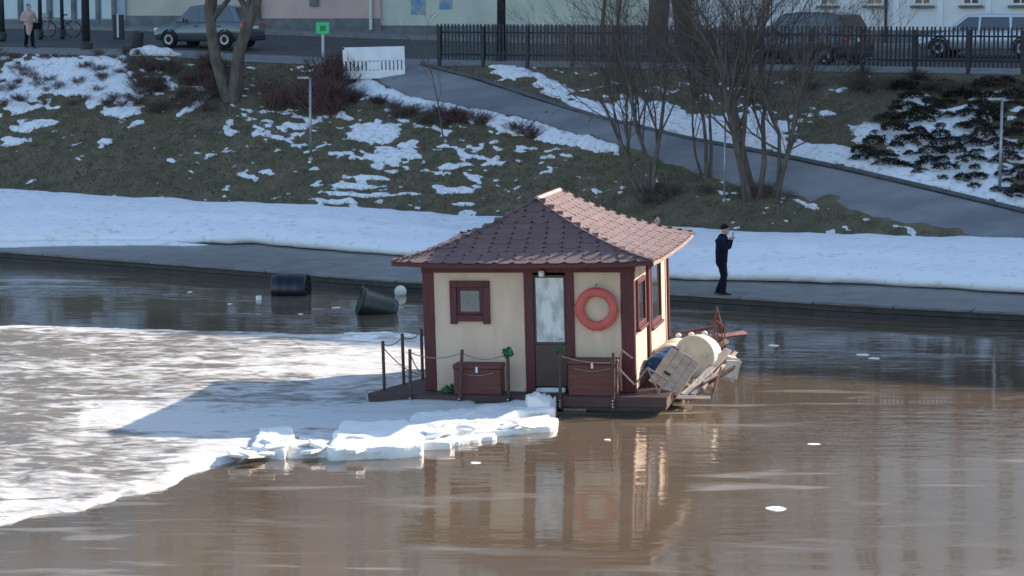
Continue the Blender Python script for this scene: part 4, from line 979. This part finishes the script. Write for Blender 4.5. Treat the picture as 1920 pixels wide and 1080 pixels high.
# white plastic barrier
p = gd(702, 119, 77.3); p.z = zT(p.x, p.y) + .02
br_ = empty('road_barrier', Matrix.Translation(p) @ Matrix.Rotation(R(-3), 4, 'Z') @ Matrix.Rotation(R(-1.4), 4, 'Y'), 'white plastic road barrier closing the top of the footpath', 'barrier')
W_ = 1.12
MB().b2((-W_, -.04, .70), (W_, .04, 1.20), bev=.015).build('top_panel', M['barrier'], br_); MB().b2((-W_, -.04, .06), (W_, .04, .36), bev=.015).build('bottom_rail', M['barrier'], br_)
for i in range(16):
    x = -W_ + .05 + i * (2 * W_ - .1) / 15
    MB().b2((x - .045, -.035, .362), (x + .045, .035, .698)).build('slat', M['barrier'], br_)
MB().b2((-.17, -.045, .40), (.17, -.036, .66)).build('plate', M['barrier'], br_)
for s in (-1, 1): MB().b2((s * .8 - .12, -.30, .0), (s * .8 + .12, .30, .058), bev=.01).build('foot', M['rubber'], br_)
MB().b2((-W_ - .005, -.045, 1.12), (-W_ + .07, .045, 1.19)).build('cap', M['dark'], br_)
# dark picket fence along the crest
def crest(x, off): return float(np.interp(x, L4[:, 0], L4[:, 1])) + off
pa = gd(821, 124, 77.6); x = pa.x; fpts = []
fe = empty('picket_fence', Matrix.Translation((pa.x, pa.y, zT(pa.x, pa.y))), 'dark steel picket fence along the crest of the bank in front of the cars', 'fence')
pk = MB().b2((-.03, -.012, .22), (.03, .012, 1.52)).mesh('picket'); pk.materials.append(M['fence'])
ps = MB().b2((-.06, -.05, -.25), (.06, .05, 1.42), bev=.008).mesh('post'); ps.materials.append(M['fence'])
org = fe.location.copy(); i = 0; ang0 = math.atan2(crest(10, 0) - crest(0, 0), 10)
while x < 22.5:
    y = crest(x, .25); z = zT(x, y - .25); fpts.append(Vector((x, y, z)))
    o = bpy.data.objects.new('picket', pk); col.objects.link(o); o.parent = fe; o.location = Vector((x, y - .06, z)) - org; o.rotation_euler = (R(random.uniform(-1, 1)), R(random.uniform(-1, 1)), ang0)
    if i % 12 == 0:
        o = bpy.data.objects.new('post', ps); col.objects.link(o); o.parent = fe; o.location = Vector((x + .06, y - .13, z)) - org; o.rotation_euler.z = ang0
    x += .132; i += 1
for hz in (.42, 1.22):
    MB().tube([q - org + Vector((0, .0, hz)) for q in fpts[::6]] + [fpts[-1] - org + Vector((0, 0, hz))], .028, n=4).build('rail', M['fence'], fe)
# dark street poles, litter bin, bollard-like box on the left
def pole(u, Y, r, hgt, label, m='dark'):
    p = gd(u, 60, Y); p.z = zT(p.x, p.y); o = empty('street_pole', Matrix.Translation(p), label, 'pole')
    MB().tube([(0, 0, -.1), (0, 0, hgt)], [r, r * .7], n=12).build('shaft', M[m], o, smooth=True); MB().lathe([(r * 1.5, 0), (r * 1.5, .25), (r * 1.05, .32)], 12).build('base', M[m], o)
pole(161, 85.5, .17, 8, 'thick dark steel pole on the left pavement near the bicycle'); pole(940, 79.5, .17, 9, 'thick dark steel pole behind the left end of the picket fence')
pole(76, 93, .10, 4, 'thin dark post behind the pedestrian in the pink coat'); pole(117, 93, .09, 4, 'thin dark post with the bicycle leaning on it'); pole(4, 92, .13, 4, 'dark post beyond the pedestrian at the end of the blue shopfront')
p = gd(258, 90, 82.5); p.z = zT(p.x, p.y); lb = empty('litter_bin', Matrix.Translation(p), 'dark round litter bin beside the snow heap on the upper pavement', 'bin')
MB().lathe([(.18, 0), (.22, .05), (.24, .75), (.25, .8), (.2, .8)], 16).build('body', M['dark'], lb, smooth=True); MB().lathe([(.26, .78), (.26, .84), (.12, .92)], 16).build('lid', M['dark'], lb)
p = gd(222, 50, 91); p.z = zT(p.x, p.y); lb = empty('utility_cabinet', Matrix.Translation(p), 'dark narrow cabinet with a pale vertical stripe by the wall', 'cabinet')
MB().b2((-.22, -.15, 0), (.22, .15, 1.05), bev=.02).build('body', M['dark'], lb); MB().b2((-.04, -.16, .1), (.04, -.153, 1.1)).build('stripe', M['pale'], lb)
hp_ = MB(); bmesh.ops.create_icosphere(hp_.bm, subdivisions=4, radius=1)
for v in hp_.bm.verts:
    k_ = 1 + .22 * mnoise.noise(v.co * 2.1) + .10 * mnoise.noise(v.co * 6)
    v.co = Vector((v.co.x * .95 * k_, v.co.y * .45 * k_, v.co.z * (.36 - .12 * v.co.x) * k_))
p = gd(290, 100, 82.2); p.z = zT(p.x, p.y) - .02
hp_o = hp_.build('snow_heap', M['dirty_snow'], smooth=True); hp_o.location = p
tag(hp_o, 'grey snow heap left on the upper pavement beside the litter bin', 'snow heap')

# ------------------------------------------------------------------ cars
def car(u, Y, yaw, L, hgt, wid, paint, label, tailm='taillight'):
    p = gd(u, 80, Y); p.z = zT(p.x, p.y) - .08
    o = empty('parked_car', Matrix.Translation(p) @ Matrix.Rotation(R(yaw), 4, 'Z'), label, 'car')
    # +x = rear, -x = front, camera sees the -y side (its left flank)
    hl = L / 2; b = hgt
    st = [(-hl, .42, .30 * b, .78), (-hl + .08, .30, .42 * b, .90), (-hl + .5, .27, .52 * b, .98), (-hl + 1.15, .25, .58 * b, 1.0), (0, .25, .60 * b, 1.0), (hl - .9, .25, .62 * b, 1.0), (hl - .25, .28, .62 * b, .97), (hl - .05, .34, .58 * b, .92), (hl, .42, .50 * b, .86)]
    mb = MB(); rings = []
    for x, zb, zt, k in st:
        w_ = wid / 2 * k; zm = (zb + zt) / 2
        rings.append([mb.bm.verts.new((x, y_, z_)) for y_, z_ in ((-w_ * .86, zb), (-w_, zb + .12), (-w_ * 1.01, zm), (-w_ * .99, zt - .10), (-w_ * .93, zt), (w_ * .93, zt), (w_ * .99, zt - .10), (w_ * 1.01, zm), (w_, zb + .12), (w_ * .86, zb))])
    for i in range(len(rings) - 1):
        for k in range(10): mb.bm.faces.new((rings[i][k], rings[i][(k + 1) % 10], rings[i + 1][(k + 1) % 10], rings[i + 1][k]))
    mb.bm.faces.new(rings[0][::-1]); mb.bm.faces.new(rings[-1])
    body = mb.build('body', M[paint], o, smooth=True)
    md = body.modifiers.new('b', 'BEVEL'); md.width = .03; md.segments = 2; md.limit_method = 'ANGLE'; md.angle_limit = R(50)
    wb, wr = wid / 2 * .92, wid / 2 * .74; zb = .58 * b
    gst = [(-hl + 1.05, zb - .02, wb * .96, None), (-hl + 1.75, b - .06, wr, None), (-hl + 2.3, b, wr, None), (hl - 1.1, b, wr, None), (hl - .55, b - .07, wr, None), (hl - .12, zb - .01, wb * .94, None)]
    mb = MB(); lo4 = []; up4 = []
    prof = [(-hl + 1.05, zb), (-hl + 1.75, b - .07), (-hl + 2.3, b - .01), (0.2, b), (hl - 1.0, b - .02), (hl - .5, b - .10), (hl - .12, zb)]
    def half(z): return wb + (wr - wb) * (z - zb) / (b - zb)
    a = [mb.bm.verts.new((x, -half(z), z)) for x, z in prof]; c = [mb.bm.verts.new((x, half(z), z)) for x, z in prof]
    k = len(prof); mb.bm.faces.new(a); mb.bm.faces.new(c[::-1])
    for i in range(k): mb.bm.faces.new((a[i], c[i], c[(i + 1) % k], a[(i + 1) % k]))
    cabn = mb.build('cabin', M[paint], o); md = cabn.modifiers.new('b', 'BEVEL'); md.width = .05; md.segments = 3; md.limit_method = 'ANGLE'; md.angle_limit = R(20)
    def side_pane(x0, x1, x2, x3, s):
        z0, z1 = zb + .05, b - .13; pts = [(x0, z0), (x1, z0), (x2, z1), (x3, z1)]
        MB().prism([(x_, s * (half(z_) + .004), z_) for x_, z_ in pts], (0, s * .008, 0)).build('side_window', M['glass'], o)
    for s in (-1, 1):
        side_pane(-hl + 1.25, -hl + 2.25, -hl + 2.25, -hl + 1.85, s); side_pane(-hl + 2.33, hl - 1.35, hl - 1.4, -hl + 2.33, s); side_pane(hl - 1.27, hl - .45, hl - .75, hl - 1.3, s)
    def endpane(xa, za, xb, zb_, name, out):
        n_v = Vector((zb_ - za, 0, -(xb - xa))).normalized() * out
        MB().prism([Vector((xa, -half(za) * .88, za)) + n_v * .006, Vector((xa, half(za) * .88, za)) + n_v * .006, Vector((xb, half(zb_) * .86, zb_)) + n_v * .006, Vector((xb, -half(zb_) * .86, zb_)) + n_v * .006], n_v * .008).build(name, M['glass'], o)
    endpane(hl - .19, zb + .08, hl - .46, b - .14, 'rear_window', 1); endpane(-hl + 1.12, zb + .06, -hl + 1.70, b - .11, 'windscreen', -1)
    for x_ in (-hl + .85, hl - .85):
        for s in (-1, 1):
            wl_ = MB().lathe([(.20, -.10), (.31, -.10), (.335, -.06), (.335, .06), (.31, .10), (.20, .10)], 24, Matrix.Translation((x_, s * (wid / 2 - .05), .335)) @ Matrix.Rotation(R(90), 4, 'X')).build('wheel', M['rubber'], o, smooth=True)
            MB().lathe([(.03, -.085), (.205, -.104), (.205, .104), (.03, .085)], 18, Matrix.Translation((x_, s * (wid / 2 - .045), .335)) @ Matrix.Rotation(R(90), 4, 'X')).build('rim', M['steel'], wl_)
            MB().tube([(x_ + .385 * math.cos(q_), s * (wid / 2 + .0), .335 + .385 * math.sin(q_)) for q_ in np.linspace(-.1, math.pi + .1, 15)], .035, n=6).build('wheel_arch', M['rubber'], o)
    for s in (-1, 1):
        MB().b2((hl - .20, min(s * wid * .36, s * wid * .49), zb - .22), (hl + .005, max(s * wid * .36, s * wid * .49), zb + .0), bev=.03).build('tail_light', M[tailm], o)
        MB().b2((-hl + .02, min(s * wid * .26, s * wid * .43), .36 * b), (-hl + .28, max(s * wid * .26, s * wid * .43), .46 * b), bev=.03).build('headlight', M['headlight'], o)
        MB().b2((-hl + 1.5, min(s * wid * .5, s * wid * .6), zb + .02), (-hl + 1.62, max(s * wid * .5, s * wid * .6), zb + .18), bev=.03).build('mirror', M[paint], o)
        for xh in (-.12, hl - 1.25): MB().b2((xh, min(s * (wid / 2 + .0), s * (wid / 2 + .03)), zb - .16), (xh + .18, max(s * (wid / 2), s * (wid / 2 + .03)), zb - .12)).build('door_handle', M['dark'], o)
    MB().b2((hl - .10, -wid * .44, .30), (hl + .05, wid * .44, .52), bev=.04).build('bumper', M['dark'], o); MB().b2((hl + .0, -.26, zb - .24), (hl + .025, .26, zb - .12)).build('number_plate', M['white'], o)
    return o
road_yaw = math.degrees(math.atan2(fdir.y, fdir.x))
car(392, 87.5, road_yaw - 2, 4.35, 1.74, 1.80, 'car_blue', 'blue-grey hatchback parked behind the double-trunk tree')
car(1512, 76.2, road_yaw - 20, 4.6, 1.86, 1.86, 'car_dark', 'dark estate car with red tail light behind the fence near the bare trees')
car(1850, 78.6, road_yaw - 4, 4.75, 1.58, 1.80, 'car_silver', 'silver car parked behind the fence before the white building')

# ------------------------------------------------------------------ bicycle
p = gd(113, 48, 92.4); p.z = zT(p.x, p.y) + .02
bk = empty('bicycle', Matrix.Translation(p) @ Matrix.Rotation(R(8), 4, 'Z'), 'dark bicycle leaning against a post on the left pavement', 'bicycle')
for x_ in (-.53, .53):
    wv_ = MB().tube([(x_ + .34 * math.cos(a_), 0, .35 + .34 * math.sin(a_)) for a_ in np.linspace(0, math.tau, 29)], .022, n=5, cap=False).build('wheel', M['rubber'], bk)
    sp_ = MB()
    for a_ in np.linspace(0, math.pi, 9)[:-1]: sp_.tube([(x_ + .33 * math.cos(a_), 0, .35 + .33 * math.sin(a_)), (x_ - .33 * math.cos(a_), 0, .35 - .33 * math.sin(a_))], .004, n=3)
    sp_.build('spokes', M['steel'], wv_)
fm_ = MB()
for a_, b_ in (((-.53, 0, .35), (-.40, 0, .95)), ((-.42, 0, .85), (.12, 0, .80)), ((-.44, 0, .72), (0, 0, .30)), ((0, 0, .30), (.16, 0, .92)), ((0, 0, .30), (.53, 0, .35)), ((.12, 0, .78), (.53, 0, .35))): fm_.tube([a_, b_], .02, n=6)
fm_.build('frame', M['dark'], bk); MB().b2((.04, -.07, .93), (.32, .07, .99), bev=.02).build('saddle', M['rubber'], bk)
MB().tube([(-.40, 0, .93), (-.42, 0, 1.03), (-.42, -.26, 1.05), (-.34, -.28, 1.04)], .016).tube([(-.42, 0, 1.03), (-.42, .26, 1.05), (-.34, .28, 1.04)], .016).build('handlebar', M['dark'], bk)
MB().box((-.62, 0, .92), (.26, .30, .22), bev=.03).build('basket', M['steel'], bk)

# ------------------------------------------------------------------ people
def capsule(p, rp_, q, rq_):
    p, q = Vector(p), Vector(q); d = q - p; L_ = max(d.length, 1e-4); rot = d.to_track_quat('Z', 'Y').to_matrix().to_4x4() if d.length > 1e-4 else Matrix()
    prof = [(max(.002, rp_ * math.sin(a_)), -rp_ * math.cos(a_)) for a_ in np.linspace(.12, math.pi / 2, 5)] + [(max(.002, rq_ * math.cos(a_)), L_ + rq_ * math.sin(a_)) for a_ in np.linspace(0, math.pi / 2 - .12, 5)]
    mb = MB(); mb.lathe(prof, 14, Matrix.Translation(p) @ rot); return mb
def skin_mesh(chains, sub=2):
    """list of joint chains [(pos, radius)] -> closed tapered capsules, one mesh each"""
    out = []
    for ch in chains:
        for (p, r1), (q, r2) in zip(ch[:-1], ch[1:]):
            e1 = r1 if isinstance(r1, tuple) else (r1, r1); e2 = r2 if isinstance(r2, tuple) else (r2, r2)
            w1, w2 = max(e1), max(e2); k = (min(e1) / w1 + min(e2) / w2) / 2
            mb = capsule(p, w1, q, w2); c0 = (Vector(p) + Vector(q)) / 2
            if k < .99 and isinstance(r1, tuple) and isinstance(r2, tuple):
                for v in mb.bm.verts: v.co.x = c0.x + (v.co.x - c0.x) * k
            out.append(mb.mesh('cap'))
    return out
def remesh(meshes, vox):
    bm = bmesh.new()
    for m_ in meshes:
        b2_ = bmesh.new(); b2_.from_mesh(m_); bmesh.ops.recalc_face_normals(b2_, faces=b2_.faces); t_ = bpy.data.meshes.new('t'); b2_.to_mesh(t_); b2_.free(); bm.from_mesh(t_); bpy.data.meshes.remove(t_)
    me = bpy.data.meshes.new('rm'); bm.to_mesh(me); bm.free()
    o = bpy.data.objects.new('rm', me); col.objects.link(o); md = o.modifiers.new('r', 'REMESH'); md.mode = 'VOXEL'; md.voxel_size = vox; md.use_smooth_shade = True
    ms = o.modifiers.new('sm', 'SMOOTH'); ms.iterations = 2; ms.factor = .5
    dg = bpy.context.evaluated_depsgraph_get(); out = bpy.data.meshes.new_from_object(o.evaluated_get(dg)); bpy.data.objects.remove(o); return out
def ball(c_, r3, rot=None):
    mb = MB(); bmesh.ops.create_icosphere(mb.bm, subdivisions=3, radius=1, matrix=Matrix.Translation(c_) @ (rot or Matrix()) @ Matrix.Diagonal((*r3, 1))); return mb.mesh('ball')
def person(mw, pose, label, jacket, trousers, hat=None, coat_len=.0, item=None, hair='hair'):
    """faces +x; z up; heights for a 1.76 m adult"""
    o = empty('person', mw, label, 'person')
    P = pose; hip = Vector((0, 0, .93)); ch = Vector((P.get('lean', .02), 0, 1.38)); nk = Vector((P.get('lean', .02) + .01, 0, 1.50)); hd = nk + Vector((.03 + P.get('nod', 0), 0, .14))
    arms, legs = [], []
    for s, nm in ((1, 'l'), (-1, 'r')):
        sh = ch + Vector((0, s * .19, .02)); arms.append((sh, Vector(P['el_' + nm]), Vector(P['ha_' + nm]))); legs.append((hip + Vector((0, s * .10, -.04)), Vector(P['kn_' + nm]), Vector(P['an_' + nm]), s))
    # body : one continuous surface
    chains = [[(hip, (.13, .11)), (Vector((0, 0, 1.10)).lerp(ch, .15), (.13, .10)), (ch, (.15, .11)), (nk, .058), (nk + Vector((.012, 0, .06)), .055)]]
    for sh, el, ha in arms: chains.append([(ch, .11), (sh, .062), (el, .045), (el.lerp(ha, .9), .033), (ha, .038)])
    for hp, kn, an, s in legs: chains.append([(hip, .11), (hp, .09), (kn, .062), (kn.lerp(an, .35), .058), (an, .042), (an + Vector((.05, 0, -.05)), .045), (an + Vector((.17, s * .02, -.06)), .035)])
    fingers = []
    for sh, el, ha in arms:
        d_ = (ha - el).normalized(); up_ = Vector((0, 0, 1)); sd_v = d_.cross(up_).normalized() if abs(d_.z) < .95 else Vector((0, 1, 0)); nv = sd_v.cross(d_)
        for k, (off_, ln_) in enumerate(((-.032, .07), (-.011, .082), (.011, .078), (.032, .062))):
            b_ = ha + sd_v * off_ + d_ * .03; fingers.append([(b_, .010), (b_ + d_ * ln_ * .5 - nv * .008, .0095), (b_ + d_ * ln_ * .85 - nv * .035, .008)])
        b_ = ha - sd_v * .04; fingers.append([(b_, .012), (b_ - sd_v * .03 + d_ * .03, .011), (b_ - sd_v * .035 + d_ * .06, .009)])
    parts = skin_mesh(chains)
    for f in fingers: parts += skin_mesh([f])
    parts += [ball(hd + Vector((0, 0, .03)), (.098, .078, .115)), ball(hd + Vector((.035, 0, -.055)), (.06, .055, .055)), ball(hd + Vector((.105, 0, -.005)), (.022, .015, .026)), ball(hd + Vector((.085, 0, -.055)), (.02, .028, .010)),
              ball(hd + Vector((-.005, .08, 0)), (.02, .012, .03)), ball(hd + Vector((-.005, -.08, 0)), (.02, .012, .03)), ball(hd + Vector((.084, 0, .03)), (.018, .05, .012))]
    body = link('body', remesh(parts, .009), M['skin'], o)
    for s in (-1, 1): MB_e = link('eye', ball(hd + Vector((.086, s * .032, .012)), (.012, .014, .010)), M['hair'], body)
    # jacket
    jc = [[(hip + Vector((0, 0, -.06)), (.15, .19)), (hip + Vector((0, 0, .02 - coat_len * .35)), (.15, .19)), (Vector((0, 0, 1.10)).lerp(ch, .15), (.16, .20)), (ch + Vector((0, 0, -.06)), (.16, .21)), (ch, (.14, .19)), (nk + Vector((0, 0, -.03)), .085)]]
    if coat_len: jc[0][0] = (hip + Vector((0, 0, -coat_len)), (.15, .17))
    for sh, el, ha in arms: jc.append([(ch, .14), (sh, .092), (sh.lerp(el, .6), .074), (el, .070), (el.lerp(ha, .82), .052)])
    link('jacket', remesh(skin_mesh(jc), .014), M[jacket], o)
    link('trousers', remesh(skin_mesh([[(hip + Vector((0, 0, .10)), .13), (hip, .13), (hp, .105), (kn, .082), (kn.lerp(an, .5), .078), (an + Vector((0, 0, .03)), .068)] for hp, kn, an, s in legs]), .014), M[trousers], o)
    for hp, kn, an, s in legs: link('shoe', remesh(skin_mesh([[(an + Vector((-.05, 0, -.035)), .05), (an + Vector((.05, 0, -.038)), .05), (an + Vector((.19, s * .025, -.045)), .042)]]), .012), M['rubber'], o)
    if hat: 
        link('cap', remesh([ball(hd + Vector((-.012, 0, .075)), (.108, .092, .085))], .012), M[hat], o)
    else:
        link('hair', remesh([ball(hd + Vector((-.022, 0, .055)), (.105, .09, .105)), ball(hd + Vector((-.05, 0, -.02)), (.06, .078, .08))], .012), M[hair], o)
    return o
p = gp(1352, 553, .30); p.z = .285
man = person(Matrix.Translation(p) @ Matrix.Rotation(R(-18), 4, 'Z'), dict(lean=.02, nod=.02, el_l=(.12, .29, 1.20), ha_l=(.24, .07, 1.43), el_r=(.16, -.27, 1.18), ha_r=(.24, -.06, 1.43),
       kn_l=(.06, .10, .50), an_l=(-.10, .10, .085), kn_r=(.09, -.12, .50), an_r=(.08, -.13, .085)), 'person in dark clothes standing on the quay edge raising a phone to the face', 'navy', 'black', hat='black')
ph = MB().b2((-.006, -.04, -.08), (.006, .04, .08), bev=.004).build('phone', M['dark']); ph.matrix_world = man.matrix_world @ Matrix.Translation((.285, .0, 1.52)); tag(ph, 'dark phone held up by the person standing on the quay', 'phone')
MB().b2((.0062, -.034, -.07), (.0075, .034, .07)).build('screen', M['glass'], ph)
q = gd(1231, 404, 55.0); gz_ = q.z - 1.77; p = Vector((q.x, q.y, zT(q.x, q.y) + .02))
p2 = person(Matrix.Translation(p) @ Matrix.Rotation(R(-80), 4, 'Z') @ Matrix.Diagonal((1, 1, max(.9, min(1.1, (q.z - p.z) / 1.78)), 1)), dict(el_l=(-.04, .28, 1.15), ha_l=(.12, .24, .96), el_r=(-.04, -.28, 1.15), ha_r=(.12, -.24, .96), kn_l=(.03, .1, .5), an_l=(0, .11, .085), kn_r=(.03, -.1, .5), an_r=(0, -.11, .085)),
            'person with dark hair mostly hidden behind the houseboat roof', 'black', 'black')
q = gd(55, 84, 86.3); p = Vector((q.x, q.y, zT(q.x, q.y) + .02))
p3 = person(Matrix.Translation(p) @ Matrix.Rotation(R(-60), 4, 'Z') @ Matrix.Scale(.98, 4), dict(lean=.03, el_l=(-.02, .30, 1.16), ha_l=(.24, .16, 1.12), el_r=(.0, -.30, 1.16), ha_r=(.25, -.10, 1.10), kn_l=(.10, .1, .5), an_l=(.12, .11, .085), kn_r=(.0, -.1, .5), an_r=(-.14, -.11, .10)),
            'pedestrian in a long pink coat and dark trousers on the upper pavement', 'pinkcoat', 'black', coat_len=.30)
bgm = MB(); bgm.b2((-.07, -.16, -.26), (.07, .16, .0), bev=.03); bgo = bgm.build('handbag', M['black']); bgo.matrix_world = p3.matrix_world @ Matrix.Translation((.10, .30, 1.02)); tag(bgo, 'dark shoulder bag carried by the pedestrian in pink', 'bag')
MB().tube([(0, -.12, 0), (0, -.06, .2), (0, .06, .2), (0, .12, 0)], .012).build('strap', M['black'], bgo)

# ------------------------------------------------------------------ buildings along the street
def fpt(s, off=0.0):
    q = FA + fdir * s + fn * off; return Vector((q.x, q.y, 0))
FROT = Matrix.Rotation(math.atan2(fdir.y, fdir.x), 4, 'Z')
WFR = {}
def win_mesh(w, h):
    k = (w, h)
    if k not in WFR:
        f = MB(); f.b2((-w / 2, -.05, 0), (-w / 2 + .08, .03, h)); f.b2((w / 2 - .08, -.05, 0), (w / 2, .03, h)); f.b2((-w / 2 + .082, -.05, h - .08), (w / 2 - .082, .03, h)); f.b2((-w / 2 + .082, -.05, 0), (w / 2 - .082, .03, .08)); f.b2((-.03, -.04, .082), (.03, .02, h - .082))
        a_ = f.mesh('window'); a_.materials.append(M['f_white']); g = MB().b2((-w / 2 + .07, -.025, .07), (w / 2 - .07, -.012, h - .07)).mesh('pane'); g.materials.append(M['glass'])
        s_ = MB().b2((-w / 2 - .12, -.20, -.10), (w / 2 + .12, .0, -.012)).mesh('sill'); s_.materials.append(M['plinth']); WFR[k] = (a_, g, s_)
    return WFR[k]
def u2s(u):   # facade position for a picture column
    r = ray(u, 40); d = Vector((r.x, r.y)); a_ = FA - Vector((0, 0)); # solve t*d = FA + fdir*s
    det = d.x * (-fdir.y) - d.y * (-fdir.x); t = (a_.x * (-fdir.y) - a_.y * (-fdir.x)) / det; q = d * t
    return (q - FA).dot(fdir)
def building(s0, s1, top, m, label, wins=None, floors=(), depth=14, plinth=.5, w=1.15, h=1.7, spacing=3.4, s_first=None, off=0):
    b0 = fpt(s0, off); b0.z = zT(*((fpt(s0) + fpt(s1)) / 2).to_2d()) - .05; Lb = s1 - s0; o = empty('apartment_building', Matrix.Translation(b0) @ FROT, label, 'building')
    hh_ = top - b0.z
    MB().b2((0, 0, -.4), (Lb, depth, hh_)).build('wall', M[m], o)
    rf = MB().b2((-.15, -.45, hh_ + .003), (Lb + .15, depth + .2, hh_ + .35), bev=.05).build('roof', M['rooft'], o); MB().b2((Lb * .3, 4, hh_ + .352), (Lb * .3 + 1, 5, hh_ + 1.8)).build('chimney', M['f_brown'], rf)
    MB().b2((.01, -.06, -.4), (Lb - .01, -.003, plinth)).build('plinth', M['plinth'], o)
    a_, g, s_ = win_mesh(w, h)
    for zf in floors:
        x_ = s_first if s_first is not None else spacing / 2
        while x_ < Lb - w / 2 - .2:
            wo_ = bpy.data.objects.new('window', a_); col.objects.link(wo_); wo_.parent = o; wo_.location = (x_, -.035, zf)
            for me_, nm in ((g, 'pane'), (s_, 'sill')):
                c_ = bpy.data.objects.new(nm, me_); col.objects.link(c_); c_.parent = wo_
            x_ += spacing
    return o
sA, sB, sC, sD, sE = u2s(-420), u2s(235), u2s(482), u2s(713), u2s(1240)
sF = u2s(1985)
bA = building(sA, sB, 23.0, 'f_blue', 'pale blue shopfront building behind the bicycle', plinth=.15, floors=(4.2, 7.2, 10.4, 13.4), w=1.4)
bB = building(sB - .2, sC, 24.0, 'f_beige', 'beige house wall behind the blue-grey hatchback', off=.12, floors=(4.0, 7.2, 10.6, 13.8))
bC = building(sC - .2, sD, 24.6, 'f_pink', 'pinkish house wall with a grey meter box', floors=(4.0, 7.2, 10.6, 13.8))
bD = building(sD - .2, sE, 25.0, 'f_green', 'pale green wall with blue graffiti behind the thick dark pole', off=.12, floors=(4.2, 7.4, 10.6, 13.8), spacing=3.0)
bE = building(sE - .2, sF, 25.8, 'f_white', 'white apartment building behind the dark estate car', floors=(1.5, 4.9, 8.3, 11.7, 15.1), spacing=1.95, s_first=u2s(1562) - sE, w=.72, h=1.6)
bF = building(sF - .2, sF + 26, 25.8, 'f_beige', 'beige apartment block further along the street beyond the white one', off=.12, floors=(2.0, 5.3, 8.6, 11.9, 15.2), spacing=3.6)
bG = building(sF + 25.8, sF + 62, 25.8, 'f_green', 'pale green apartment block at the far end of the street', floors=(2.0, 5.3, 8.6, 11.9, 15.2), spacing=3.6)
# ground-floor details, each a part of its building
def fx(u, s0): return u2s(u) - s0
for u in (0, 40, 95, 140, 185, 215): x_ = fx(u, sA); MB().b2((x_ - .10, -.10, 0), (x_ + .10, -.004, 3.4)).build('pilaster', M['plinth'], bA)
for u0_, u1_ in ((5, 36), (45, 90), (100, 136), (145, 182), (190, 212)): MB().b2((fx(u0_, sA) + .05, -.03, .2), (fx(u1_, sA) - .05, -.006, 3.2)).build('shop_window', M['shopglass'], bA)
x_ = fx(494, sC); MB().tube([(x_, -.12, 0), (x_, -.12, 11)], .10, n=8).build('drainpipe', M['f_brown'], bC)
x_ = fx(598, sC); MB().b2((x_ - .20, -.16, 1.05), (x_ + .20, -.005, 2.2), bev=.02).build('meter_box', M['plinth'], bC)
x_ = fx(705, sC); MB().tube([(x_, -.12, 0), (x_, -.12, 11)], .08, n=8).build('drainpipe', M['pale'], bC)
for u, z_, w_, h_ in ((790, 1.35, .75, .75), (842, 1.6, .65, .8)): x_ = fx(u, sD); MB().b2((x_ - w_ / 2, -.008, z_ - h_ / 2), (x_ + w_ / 2, -.003, z_ + h_ / 2)).build('graffiti', M['graffiti'], bD)
x_ = fx(1671, sE); MB().tube([(x_, -.12, 0), (x_, -.12, 19)], .06, n=8).build('drainpipe', M['dark'], bE)
for u in (1600, 1690, 1772, 1862): x_ = fx(u, sE); MB().b2((x_ - .12, -.08, .5), (x_ + .12, -.004, 19)).build('pilaster', M['f_white'], bE)
